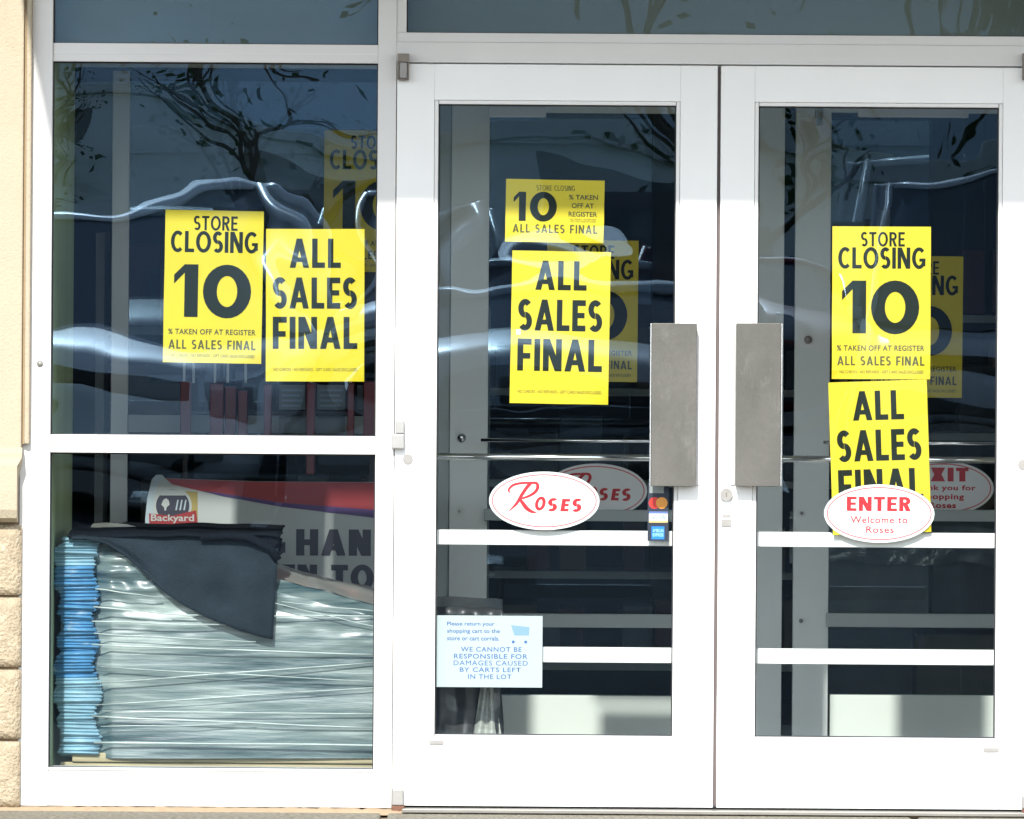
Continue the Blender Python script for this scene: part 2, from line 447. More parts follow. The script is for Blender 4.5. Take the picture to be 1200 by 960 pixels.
# door frame and transom over the doors
df = thing('door_frame', 'wide pale grey header and transom window above the double doors', 'door frame', (MX1, 0, 0))
DXR = P(1214, 430)[0]
zh0 = P(830, 76.5)[1]; zh1 = P(830, 40.5)[1]; zstep = P(830, 51.5)[1]
FX('header', MX1, zh0+.002, DXR+.12, zstep, -.004, .12, parent=df)
FX('glazing_stop', MX1, zstep, DXR+.12, zh1, .003, .11, parent=df)
FX('transom_stile', MX1, zh1, P(476.5, 20)[0], 3.0, .004, .11, parent=df)
FX('jamb', DXR+.003, ZB, DXR+.06, 2.17, -.002, .12, parent=df)
tx0 = P(476.5, 20)[0]
pane(df, tx0, zh1, DXR+.6, 2.95, .045, M['glass'], 17, .4)
gasket(df, tx0, zh1, DXR+.6, 2.95, .035)
FX('threshold', MX1+.03, P(830, 953)[1], DXR+.1, P(830, 948.5)[1], -.075, .10, M['threshold'], parent=df, bev=.002)

# ---------------------------------------------------------------- the two entrance doors
DZ0 = P(650, 945)[1]; DZ1 = P(650, 76)[1]
GZT = P(650, 123.2)[1]; GZB = P(650, 861.5)[1]
def door(name, label, X0, X1, G0, G1, mirror, seed):
    d = thing(name, label, 'door', (X0, 0, DZ0), 'entrance doors of the shop')
    k = dict(parent=d, m=M['door'])
    yf, yb = -.012, .034
    FX('stile', X0, DZ0, G0-.012, DZ1, yf, yb, **k); FX('stile', G1+.012, DZ0, X1, DZ1, yf, yb, **k)
    FX('top_rail', G0-.012, GZT+.012, G1+.012, DZ1, yf, yb, **k); FX('bottom_rail', G0-.012, DZ0, G1+.012, GZB-.012, yf, yb, **k)
    L = d.location
    b = [(G0-.012, GZB-.012, G0, GZT+.012), (G1, GZB-.012, G1+.012, GZT+.012), (G0, GZT, G1, GZT+.012), (G0, GZB-.012, G1, GZB)]
    for q in b:
        part('glazing_bead', [(q[0]+.0008-L.x, -.009, q[1]+.0008-L.z, q[2]-.0008-L.x, .030, q[3]-.0008-L.z)], M['bead'], d, .001)
    gasket(d, G0, GZB, G1, GZT, .010, .003)
    pane(d, G0+.0005, GZB, G1-.0005, GZT, .014, M['glass'], seed, .9)
    # inside: crossbars and push bar
    for ya, yb2, nm in ((622.5, 640, 'crossbar'), (759.5, 777.5, 'crossbar')):
        z0, z1 = P(650, yb2)[1], P(650, ya)[1]
        part(nm, [(G0-.01-L.x, .050, z0-L.z, G1+.01-L.x, .080, z1-L.z)], M['door'], d, .003)
    zc = P(650, 537.3)[1]
    bm = bmesh.new(); tube(bm, [(G0-.03-L.x, .115, zc-L.z), (G1+.03-L.x, .115, zc-L.z)], .0095, 16); pb = obj('push_bar', bm, M['chrome'], d, True)
    for xx in (G0-.03, G1+.03):
        bm = bmesh.new(); box(bm, xx-.02-L.x, .034, zc-.03-L.z, xx+.02-L.x, .12, zc+.03-L.z, .004); obj('bracket', bm, M['chrome'], pb)
    # closer body on the inside of the head
    return d
DX0, DX1 = P(463.3, 430)[0], P(838.7, 430)[0]
D1G0, D1G1 = P(512.2, 430)[0], P(790.3, 430)[0]
EX0 = P(842.6, 430)[0]; EX1 = DXR
E1G0, E1G1 = P(887.4, 430)[0], P(1168.3, 430)[0]
d1 = door('entrance_door', 'left white glass door with round red store sticker and card stickers', DX0, DX1, D1G0, D1G1, False, 21)
d2 = door('entrance_door', 'right white glass door with oval enter sticker and lock', EX0, EX1, E1G0, E1G1, True, 34)
# dark astragal gap strip
part('astragal', [(DX1+.001-DX0, .006, .004, EX0-.001-DX0, .03, DZ1-DZ0-.003)], mat('astragal_brown', (.13, .10, .10), .7), d1, 0)

def pull(d, x0, x1, mirror):
    L = d.location; a = R(x0, 378.5, x1, 569)
    X0, X1, Z0, Z1 = a[0]-L.x, a[2]-L.x, a[1]-L.z, a[3]-L.z
    h = part('pull_handle', [(X0, -.078, Z0, X1, -.070, Z1)], M['steel'], d, .0012)
    if not mirror:
        part('flange', [(X1-.010, -.0695, Z0+.001, X1-.001, -.012, Z1-.001)], M['steeledge'], h, .001)
        part('edge_lip', [(X0-.004, -.0775, Z0+.001, X0-.0005, -.060, Z1-.001)], M['steeledge'], h, .001)
        part('mounting_plate', [(X1+.0005, -.020, Z0+.002, X1+.011, -.0125, Z1-.002)], M['bead'], h, .001)
    else:
        part('flange', [(X0+.001, -.0695, Z0+.001, X0+.010, -.012, Z1-.001)], M['steeledge'], h, .001)
        part('edge_lip', [(X1+.0005, -.0775, Z0+.001, X1+.004, -.060, Z1-.001)], M['steeledge'], h, .001)
        part('mounting_plate', [(X0-.012, -.020, Z0+.002, X0-.0005, -.0125, Z1-.002)], M['bead'], h, .001)
pull(d1, 762.8, 815.5, False); pull(d2, 861.5, 914, True)

def disc(d, px, py, r, m, name='screw', y=-.014, h=.005, slot=True):
    L = d.location; x, z = P(px, py); bm = bmesh.new(); cyl(bm, (x-L.x, y, z-L.z), r, h, seg=28)
    return obj(name, bm, m, d, False)
disc(d1, 478, 538, .0145, M['alu'], 'cover_plate')
for p in ((476, 631), (475, 768), (823, 636), (822, 771)): disc(d1, *p, .0045, M['bead'])
for p in ((851, 634), (850, 771), (1197, 637), (1196, 773)): disc(d2, *p, .0045, M['bead'])
disc(d2, 1198.5, 544.5, .0145, M['alu'], 'cover_plate')
lk = disc(d2, 851, 579.5, .0175, M['alu'], 'lock_cylinder', -.018, .014)
L = d2.location; x, z = P(851, 579.5)
part('keyway', [(x-L.x-.0015, -.0262, z-L.z-.006, x-L.x+.0015, -.0248, z-L.z+.006)], M['bronze'], lk, 0)
a = R(845, 590, 857, 617)
ind = part('lock_indicator', [(a[0]-L.x, -.018, a[1]-L.z, a[2]-L.x, -.0125, a[3]-L.z)], M['bead'], d2, .001)
part('indicator_slot', [(a[0]-L.x+.003, -.0195, a[3]-L.z-.040, a[2]-L.x-.003, -.0182, a[3]-L.z-.030)], M['alu'], ind, 0)
part('indicator_base', [(a[0]-L.x+.001, -.0205, a[1]-L.z+.002, a[2]-L.x-.001, -.0182, a[1]-L.z+.020)], M['alu'], ind, 0)
# clips
for d, x0, y0, x1, y1 in ((d1, 503, 867, 520, 872), (d2, 1152, 876, 1170, 881)):
    a = R(x0, y0, x1, y1); L = d.location
    part('drain_clip', [(a[0]-L.x, -.017, a[1]-L.z, a[2]-L.x, -.0125, a[3]-L.z)], M['alu'], d, .001)
# pivots
def pivot_top(d, x0, x1):
    a = R(x0, 63, x1, 94); L = d.location
    X0, Z0, X1, Z1 = a[0]-L.x, a[1]-L.z, a[2]-L.x, a[3]-L.z
    p = part('pivot', [(X0, -.045, Z0, X0+.004, -.0125, Z1-.02), (X1-.004, -.045, Z0, X1, -.0125, Z1-.02), (X0+.004, -.045, Z0, X1-.004, -.0125, Z0+.004), (X0, -.047, Z1-.024, X1, -.0125, Z1)], M['bronze'], d, .001)
    part('pivot_barrel', [(X0+.0045, -.040, Z0+.0045, X1-.0045, -.0125, Z1-.0245)], M['alu'], p, .002)
pivot_top(d1, 466, 479.5); pivot_top(d2, 1197.5, 1211)
def box_px(name, d, x0, y0, x1, y1, ya, yb, m, bev=.001, parent=None):
    a = R(x0, y0, x1, y1); L = d.location
    return part(name, [(a[0]-L.x, ya, a[1]-L.z, a[2]-L.x, yb, a[3]-L.z)], m, parent or d, bev)
p = box_px('pivot', d1, 463.5, 492, 474, 508, -.04, -.0125, M['hinge'], .003)
box_px('pivot_arm', d1, 459, 508.3, 474, 525.5, -.046, -.0125, M['hinge'], .003, p)
p = box_px('pivot', d1, 459.5, 924, 473, 943, -.040, -.0125, M['alu'], .003)
box_px('pivot_base', d1, 459, 943.3, 474, 952, -.044, -.005, M['rust'], .003, p)
p = box_px('pivot', d2, 1197, 932, 1211, 947, -.040, -.0125, M['alu'], .003)
box_px('pivot_base', d2, 1197, 947.3, 1211, 955, -.044, -.005, M['rust'], .003, p)

# ---------------------------------------------------------------- posters
PW, PH = 115.5/PXM, 179/PXM
def sheet(w, h, seed, curl=.006):
    bm = bmesh.new(); nx, nz = 12, 18; g = []
    for j in range(nz+1):
        row = []
        for i in range(nx+1):
            u, v = i/nx, j/nz
            c = max(0, (u-.80)/.2) * max(0, (.09-v)/.09) + (max(0, (.12-u)/.12) * max(0, (.06-v)/.06))*(seed % 2)
            wob = .0016*sin(v*7+seed)*max(0, (abs(u-.5)-.47)/.03)
            row.append(bm.verts.new(((u-.5)*w + .0006*noise.noise((v*4, seed, u)), curl*c, (v-.5)*h + .0006*noise.noise((u*3, seed, 5)))))
        g.append(row)
    for j in range(nz):
        for i in range(nx): bm.faces.new((g[j][i], g[j][i+1], g[j+1][i+1], g[j+1][i]))
    solid(bm, -.0003)
    return bm

def fr(w, h, fx0, fx1, fy0, fy1): return ((fx0-.5)*w, (.5-fy1)*h, (fx1-.5)*w, (.5-fy0)*h)

def poster_a(label, seed):
    t = thing('poster', label, 'poster', group='yellow closing sale posters')
    obj('paper', sheet(PW, PH, seed), M['yellow'], t)
    w, h = PW, PH; z = [-.0010]; bm = bmesh.new()
    capitals(bm, 'STORE', *fr(w, h, .29, .735, .036, .130), .19, z, gap=.13)
    capitals(bm, 'CLOSING', *fr(w, h, .06, .945, .137, .275), .205, z, gap=.10)
    capitals(bm, '1', *fr(w, h, .10, .345, .355, .70), .27, z)
    capitals(bm, '0', *fr(w, h, .395, .885, .358, .70), .265, z)
    obj('lettering', bm, M['ink'], t)
    bm = bmesh.new()
    typed(bm, '% TAKEN OFF AT REGISTER', *fr(w, h, .05, .94, .778, .815), .024, z=-.0012, space=1.08)
    capitals(bm, 'ALL SALES FINAL', *fr(w, h, .055, .94, .85, .910), .20, [-.0010], gap=.17)
    typed(bm, 'NO CHECKS - NO REFUNDS - GIFT CARD SALES EXCLUDED', *fr(w, h, .08, .93, .943, .962), .0, z=-.0012)
    obj('small_print', bm, M['inkgreen'], t)
    return t
def poster_b(label, seed):
    t = thing('poster', label, 'poster', group='yellow closing sale posters')
    obj('paper', sheet(PW, PH, seed), M['yellow'], t)
    w, h = PW, PH; z = [-.0010]; bm = bmesh.new()
    capitals(bm, 'ALL', *fr(w, h, .24, .76, .063, .255), .225, z, gap=.12)
    capitals(bm, 'SALES', *fr(w, h, .07, .925, .318, .522), .225, z, gap=.11)
    capitals(bm, 'FINAL', *fr(w, h, .07, .93, .576, .786), .225, z, gap=.11)
    obj('lettering', bm, M['ink'], t)
    bm = bmesh.new()
    typed(bm, 'NO CHECKS - NO REFUNDS - GIFT CARD SALES EXCLUDED', *fr(w, h, .08, .93, .912, .932), .0, z=-.0012)
    obj('small_print', bm, M['inkgreen'], t)
    return t
def place(t, cx, cy, Y, rot=0.0):
    x, z = P(cx, cy, Y); t.location = (x, Y, z); t.rotation_euler = (0, rot, 0)
YG = .049      # behind window glass
YD = .022      # behind door glass
pa = poster_a('yellow store closing 10 percent poster taped inside the tall left window', 1)
place(pa, 250, 336.2, YG, ROLL+.012-ROLL)
pb_ = poster_b('yellow all sales final poster in the left window beside the store closing poster', 2)
place(pb_, 369.3, 357.8, YG, -.004)
q = dup(pa, (0, 0, 0), 'yellow store closing 10 percent poster upright on the right door glass'); place(q, 1032.8, 355, YD, -.002)
q = dup(pb_, (0, 0, 0), 'yellow all sales final poster on the left door below the small poster'); place(q, 656.5, 384, YD, .012)
q = dup(pb_, (0, 0, 0), 'tilted yellow all sales final poster half covered by the oval enter sticker'); place(q, 1031, 536, YD+.001, -.038)
# on the inner doors
YI = 2.19
q = dup(pa, (0, 0, 0), 'dim yellow poster on the left inner door behind the all sales final poster'); place(q, 694, 364.5, YI-.030, .004)
q = dup(pa, (0, 0, 0), 'dim yellow poster on the right inner door behind the right door'); place(q, 1074.5, 383, YI-.030, .004)
q = dup(pa, (0, 0, 0), 'faint yellow poster on the inner glass seen high in the left window'); place(q, 433, 236, YI-.030, .004)
# small wide one
pc = thing('poster', 'small wide yellow store closing 10 percent poster at the top of the left door', 'poster', group='yellow closing sale posters')
w, h = 115.5/PXM, 73.5/PXM
obj('paper', sheet(w, h, 4), M['yellow'], pc)
bm = bmesh.new(); z = [-.0010]
capitals(bm, '1', *fr(w, h, .08, .205, .20, .665), .27, z); capitals(bm, '0', *fr(w, h, .245, .52, .20, .665), .27, z)
obj('lettering', bm, M['ink'], pc)
bm = bmesh.new()
capitals(bm, 'STORE CLOSING', *fr(w, h, .31, .70, .09, .175), .15, [-.0010], gap=.17)
typed(bm, '% TAKEN', *fr(w, h, .64, .935, .232, .312), .018, -.0012); typed(bm, 'OFF AT', *fr(w, h, .67, .895, .367, .447), .018, -.0012)
typed(bm, 'REGISTER', *fr(w, h, .64, .93, .502, .582), .018, -.0012)
typed(bm, 'NO CHECKS - NO REFUNDS', *fr(w, h, .655, .92, .615, .637), 0, -.0012); typed(bm, 'GIFT CARD SALES EXCLUDED', *fr(w, h, .66, .92, .646, .668), 0, -.0012)
capitals(bm, 'ALL SALES FINAL', *fr(w, h, .075, .935, .715, .850), .20, [-.0010], gap=.19)
obj('small_print', bm, M['inkgreen'], pc)
place(pc, 650.2, 247.5, YD, .012)
# clear tape pieces on the left door poster
M['tape'] = mat('clear_tape', (.95, .93, .75), .15, spec=.8)
bm = bmesh.new(); box(bm, -.006, -.0012, -.007, .006, -.0010, .007); 
x, z_ = P(607.5, 389, YD); 
tp = tag(obj('tape_piece', bm, mat('white_tape', (.85, .85, .82), .4)), 'scrap of white tape left of the word final on the left door poster', 'tape'); tp.location = (x, YD-.0012, z_)

# ---------------------------------------------------------------- oval stickers
OW, OH = 129.5/PXM, 68.5/PXM
def ellipse(bm, rx, ry, y, n=72, th=.0004):
    vs = [bm.verts.new((rx*cos(2*pi*i/n), y, ry*sin(2*pi*i/n))) for i in range(n)]
    bm.faces.new(vs); bmesh.ops.recalc_face_normals(bm, faces=bm.faces[:])
def oval(label, grp='oval store stickers'):
    t = thing('oval_sticker', label, 'sticker', group=grp)
    bm = bmesh.new(); n = 72
    a = [bm.verts.new((OW/2*cos(2*pi*i/n), -.0004, OH/2*sin(2*pi*i/n))) for i in range(n)]
    b = [bm.verts.new((OW/2*cos(2*pi*i/n), .0004, OH/2*sin(2*pi*i/n))) for i in range(n)]
    bm.faces.new(a); bm.faces.new(b[::-1])
    for i in range(n): bm.faces.new((a[i], b[i], b[(i+1) % n], a[(i+1) % n]))
    obj('sticker_face', bm, M['white'], t)
    bm = bmesh.new(); z = [-.0006]
    ring(bm, lambda x, y: (x, y), 0, 0, OW/2-.0075, OH/2-.0072, .0038, .0038, 0, 360, z, n=80)
    obj('border_line', bm, M['pink'], t)
    return t
def brush(bm, pts, ws, z):
    z[0] -= .00002; n = len(pts); prev = None
    # smooth with catmull-rom
    P2, W2 = [], []
    for i in range(n-1):
        p0, p1, p2, p3 = [Vector(pts[max(0, min(n-1, k))]) for k in (i-1, i, i+1, i+2)]
        for s in range(6):
            t = s/6
            P2.append(.5*((2*p1) + (p2-p0)*t + (2*p0-5*p1+4*p2-p3)*t*t + (3*p1-p0-3*p2+p3)*t**3)); W2.append(ws[i]*(1-t)+ws[i+1]*t)
    P2.append(Vector(pts[-1])); W2.append(ws[-1])
    for i, p in enumerate(P2):
        d = (P2[min(i+1, len(P2)-1)]-P2[max(i-1, 0)]).normalized(); nn = Vector((-d.y, d.x))
        a, b = p+nn*W2[i]/2, p-nn*W2[i]/2
        cur = (bm.verts.new((a.x, z[0], a.y)), bm.verts.new((b.x, z[0], b.y)))
        if prev: bm.faces.new((prev[0], cur[0], cur[1], prev[1]))
        prev = cur
def zz(ax, ay):   # zoomed picture coordinates of the left door sticker to sticker coordinates
    return ((ax-388.5)/5/PXM, (236.5-ay)/5/PXM)
def roses(t):
    bm = bmesh.new(); z = [-.0008]; k = 1/5/PXM
    brush(bm, [zz(*p) for p in ((186, 190), (180, 172), (205, 146), (250, 134), (300, 132), (340, 133), (350, 155), (335, 185), (300, 208), (262, 222), (240, 226))],
          [w_*k for w_ in (8, 12, 15, 14, 13, 17, 20, 18, 15, 12, 4)], z)
    brush(bm, [zz(*p) for p in ((312, 128), (285, 160), (255, 205), (225, 255), (180, 300))], [w_*k for w_ in (22, 20, 20, 17, 3)], z)
    brush(bm, [zz(*p) for p in ((240, 222), (262, 250), (285, 280), (315, 300), (345, 306))], [w_*k for w_ in (12, 22, 24, 18, 3)], z)
    for ch, a, b, c, d_, tt in (('O', 328, 212, 390, 293, .27), ('S', 402, 220, 460, 298, .25), ('E', 482, 224, 530, 298, .27), ('S', 545, 222, 603, 300, .25)):
        x0, z1 = zz(a, b); x1, z0 = zz(c, d_); capitals(bm, ch, x0, z0, x1, z1, tt, z, slant=.16)
    obj('lettering', bm, M['red'], t)
ov1 = oval('white oval sticker with red script name on the left door'); roses(ov1); place(ov1, 637.8, 587, YD)
q = dup(ov1, (0, 0, 0), 'dim oval sticker with red script name on the left inner door'); place(q, 698.5, 575, YI-.030)
def zq(ax, ay): return ((ax-411)/5.4545/PXM, (366-ay)/5.4545/PXM)
def box_z(a, b, c, d_):
    x0, z1 = zq(a, b); x1, z0 = zq(c, d_); return x0, z0, x1, z1
ov2 = oval('white oval enter sticker overlapping the tilted poster on the right door')
bm = bmesh.new(); z = [-.0008]
capitals(bm, 'ENTER', *box_z(203, 258, 612, 350), .235, z, gap=.12)
typed(bm, 'Welcome to', *box_z(228, 383, 592, 428), .012, -.001, space=1.1); typed(bm, 'Roses', *box_z(328, 447, 505, 490), .012, -.001, space=1.1)
obj('lettering', bm, M['red'], ov2); place(ov2, 1030.3, 602, YD-.002)
ov3 = oval('dim oval exit sticker on the right inner door')
bm = bmesh.new(); z = [-.0008]
capitals(bm, 'EXIT', *box_z(235, 225, 590, 320), .30, z, gap=.12)
typed(bm, 'Thank you for', *box_z(190, 345, 640, 392), .03, -.001, space=1.1); typed(bm, 'shopping', *box_z(270, 405, 560, 455), .03, -.001, space=1.1)
typed(bm, 'Roses', *box_z(320, 465, 505, 505), .03, -.001, space=1.1)
obj('lettering', bm, M['red'], ov3); place(ov3, 1104.5, 572, YI-.030)

# ---------------------------------------------------------------- card stickers and cart notice
cs = thing('card_stickers', 'dark strip of payment card stickers below the left pull handle', 'sticker')
x, z_ = P(770.7, 602, YD); cs.location = (x, YD, z_)
def cbox(name, x0, y0, x1, y1, m, y=-.0006, parent=cs):
    a = R(x0, y0, x1, y1, YD); return part(name, [(a[0]-x, y-.0001, a[1]-z_, a[2]-x, y+.0001, a[3]-z_)], m, parent, 0)
bk = cbox('backing', 759, 566, 783.5, 634, M['navy'], -.0002)
s1 = cbox('card_sticker', 761, 568, 778, 578, mat('faded_sticker', (.30, .33, .33), .5), -.0005)
bm = bmesh.new()
for i, (cx, m_) in enumerate(((767, 'cardred'), (775.5, 'cardorange'))):
    a = P(cx, 589.5, YD); bm = bmesh.new(); vs = [bm.verts.new((a[0]-x+.0165*cos(k*pi/14), -.0006-.0002*i, a[1]-z_+.0165*sin(k*pi/14))) for k in range(28)]; bm.faces.new(vs)
    obj('card_circle', bm, M[m_], cs)
v1 = cbox('card_sticker', 760.5, 599.5, 782.5, 612.5, M['white'], -.0006)
cbox('stripe', 760.5, 599.5, 782.5, 602, mat('visa_stripe', (.12, .18, .45), .5), -.0010, v1)
cbox('stripe', 760.5, 610.2, 782.5, 612.5, M['cardgold'], -.0010, v1)
bm = bmesh.new(); a = R(764.5, 602.8, 779.5, 609.2, YD); typed(bm, 'VISA', a[0]-x, a[1]-z_, a[2]-x, a[3]-z_, .012, -.0011, shear=.25); obj('lettering', bm, M['cardgrey'], v1)
v2 = cbox('card_sticker', 763.5, 617, 778.5, 632, M['cardblue'], -.0006)
bm = bmesh.new()
a = R(765, 620, 777.5, 623.8, YD); typed(bm, 'AMERICAN', a[0]-x, a[1]-z_, a[2]-x, a[3]-z_, .01, -.0011)
a = R(765, 625, 777.5, 628.8, YD); typed(bm, 'EXPRESS', a[0]-x, a[1]-z_, a[2]-x, a[3]-z_, .01, -.0011)
obj('lettering', bm, mat('pale_blue_print', (.45, .72, .9), .5), v2)

cn = thing('cart_notice', 'white notice with blue print about shopping carts low on the left door', 'notice')
nx_, nz_ = P(572.8, 763.5, YD); cn.location = (nx_, YD, nz_)
NW, NH = 125.7/PXM, 84/PXM
bm = bmesh.new(); box(bm, -NW/2, -.0003, -NH/2, NW/2, .0003, NH/2); obj('notice_face', bm, M['paleblue'], cn)
def nb(a, b, c, d_): k = 1/8.571/PXM; return ((a-582.5)*k, (415-d_)*k, (c-582.5)*k, (415-b)*k)
bm = bmesh.new()
for s_, a in (('Please return your', (162, 118, 638, 168)), ('shopping cart to the', (162, 190, 693, 242)), ('store or cart corrals.', (162, 262, 688, 306))):
    typed(bm, s_, *nb(*a), .012, -.0008)
for s_, a in (('WE CANNOT BE', (302, 370, 912, 418)), ('RESPONSIBLE FOR', (232, 440, 972, 488)), ('DAMAGES CAUSED', (230, 507, 975, 556)), ('BY CARTS LEFT', (292, 576, 905, 622)), ('IN THE LOT', (376, 645, 812, 692))):
    typed(bm, s_, *nb(*a), 0 if 'M' in s_ else .008, -.0008, space=1.12)
for wx in (828, 953):
    c = nb(wx, 318, wx, 318); vs = [bm.verts.new((c[0]+.0042*cos(k*pi/8), -.0008, c[1]+.0042*sin(k*pi/8))) for k in range(16)]; bm.faces.new(vs)
obj('lettering', bm, M['blueprint'], cn)
bm = bmesh.new()
pts = [nb(a, b, a, b)[:2] for a, b in ((805, 148), (990, 168), (985, 252), (838, 252))]
bm.faces.new([bm.verts.new((a, -.0008, b)) for a, b in pts]); obj('cart_picture', bm, M['lightblue'], cn)

# ---------------------------------------------------------------- vestibule
XVL = P(60.5, 300)[0]
struct(part('vestibule_floor', [(-4, .12, -.06, 4, 2.3, -.006)], M['tile'], None, 0))
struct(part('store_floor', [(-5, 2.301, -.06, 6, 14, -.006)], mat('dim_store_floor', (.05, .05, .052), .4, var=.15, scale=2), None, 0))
zbk = P(250, 54)[1]
struct(part('vestibule_ceiling', [(-4, .1615, zbk, 4, YI-.035, zbk+.03)], M['ceil'], None, 0))
struct(part('bulkhead', [(-4, .13, zbk-.002, 4, .1605, 3.4)], M['bulk'], None, 0))
part_l = struct(part('side_wall', [(XVL-.2, .125, -.005, XVL, 1.37, zbk-.001)], M['greenwall'], None, .002))
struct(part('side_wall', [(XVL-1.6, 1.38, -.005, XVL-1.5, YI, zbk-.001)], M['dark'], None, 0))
struct(part('side_wall', [(2.6, .13, -.005, 2.7, YI, zbk-.001)], M['inner'], None, 0))
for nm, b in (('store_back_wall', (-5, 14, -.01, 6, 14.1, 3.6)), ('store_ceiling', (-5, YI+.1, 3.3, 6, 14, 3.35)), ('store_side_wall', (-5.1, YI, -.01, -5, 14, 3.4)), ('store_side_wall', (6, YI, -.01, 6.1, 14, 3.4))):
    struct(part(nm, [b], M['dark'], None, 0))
struct(part('outer_wall', [(-5, .2, zbk+.04, 6, .3, 3.9)], M['stucco'], None, 0))
struct(part('outer_wall', [(DXR+.06, -.05, -.1, 7, .3, 4.2)], M['stucco'], None, 0))
# roof slabs close the vestibule against the sky
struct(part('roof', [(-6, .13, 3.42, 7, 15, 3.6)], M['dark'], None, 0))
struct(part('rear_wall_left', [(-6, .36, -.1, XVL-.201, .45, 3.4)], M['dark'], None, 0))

ifr = thing('inner_partition', 'dim white framed inner glass partition behind the left window', 'partition', (0, YI, 0))
def I(name, x0, y0, x1, y1, ya=0.0, yb=.05, m=None, parent=ifr, bev=.002, dx=0):
    a = R(x0, y0, x1, y1, YI); L = parent.location
    return part(name, [(a[0]-L.x, ya, a[1]-L.z, a[2]-L.x, yb, a[3]-L.z)], m or M['inner'], parent, bev)
I('header', -40, 30, 1350, 82.5, -.03, .06)
I('post', 129.5, 83, 149.5, 935)
I('mid_rail', 150, 487.5, 500, 508, .004, .046, M['innergrey'])
I('post', 500, 83, 513, 935, m=M['innergrey']); I('jamb', 513.2, 83, 526.6, 935, .01, .05, M['innergrey'])
I('base_rail', 150, 880, 500, 935, .004, .046)
I('glass_pane', 150, 508, 500, 880, .02, .026, M['glass_in']); I('glass_pane', 150, 83, 500, 487, .02, .026, M['glass_in'])
def inner_door(label, s0, s1, r0, r1, closer):
    a = P(s0, 500, YI)
    d = thing('inner_door', label, 'door', (a[0], YI, P(700, 927, YI)[1]), 'inner vestibule doors')
    I('stile', s0, 87, s1, 927, m=M['inner'], parent=d); I('stile', r0, 87, r1, 927, parent=d)
    I('top_rail', s1+.2, 87, r0-.2, 133, .001, .049, parent=d); I('bottom_rail', s1+.2, 815.5, r0-.2, 927, .001, .049, m=M['rail'], parent=d)
    I('glass_pane', s1, 133.3, r0, 815, .02, .026, M['glass_in'], parent=d, bev=0)
    I('crossbar', s1-4, 597, r0+4, 610.5, -.045, -.02, M['innergrey'], parent=d); I('crossbar', s1-4, 719, r0+4, 735, -.045, -.02, M['innergrey'], parent=d)
    L = d.location; z0 = P(700, 516, YI)[1]; xa, xb = P(s1-8, 516, YI)[0], P(r0+8, 516, YI)[0]
    bm = bmesh.new(); tube(bm, [(xa-L.x, -.07, z0-L.z), (xb-L.x, -.07, z0-L.z)], .006, 12); obj('push_bar', bm, M['chrome'], d, True)
    if closer: I('door_closer', *closer, -.07, -.001, M['door'], parent=d, bev=.004)
    return d
di1 = inner_door('left inner white framed door behind the left entrance door', 527, 571.5, 874, 917.5, (573, 125.5, 640, 138))
di2 = inner_door('right inner white framed door behind the right entrance door', 930.5, 972, 1278, 1321, (1005, 124.5, 1134, 138))
for px, py, r in ((541, 513, .0125), (539, 599, .004)):
    L = di1.location; a = P(px, py, YI); bm = bmesh.new(); cyl(bm, (a[0]-L.x, -.006, a[1]-L.z), r, .014); obj('lock_cylinder', bm, M['chrome'], di1, True)
for px, py, r in ((947, 398, .012), (939.5, 601.5, .005), (938.5, 727.5, .006)):
    L = di2.location; a = P(px, py, YI); bm = bmesh.new(); cyl(bm, (a[0]-L.x, -.006, a[1]-L.z), r, .012); obj('lock_cylinder', bm, M['alu'], di2, True)
I('catch', 955.5, 129, 964, 139, -.02, -.001, M['innergrey'], parent=di2); I('catch', 957, 139.5, 963, 147, -.015, -.001, M['innergrey'], parent=di2)
# ---------------------------------------------------------------- canopy that shades the head of the storefront
ch_ = P(700, 228)[1] + 1.5*tan(SUN_EL)/cos(SUN_AZ)
cxl = P(70, 60)[0] - 1.5*tan(SUN_AZ)
cpy = thing('canopy', 'flat metal canopy over the entrance', 'canopy', (cxl, -1.5, ch_))
part('canopy_deck', [(0, 0, 0, 6.5, 1.44, .12)], M['soffit'], cpy, 0)
part('fascia', [(0, -.06, 0, 6.5, -.001, .5)], M['soffit'], cpy, .005)


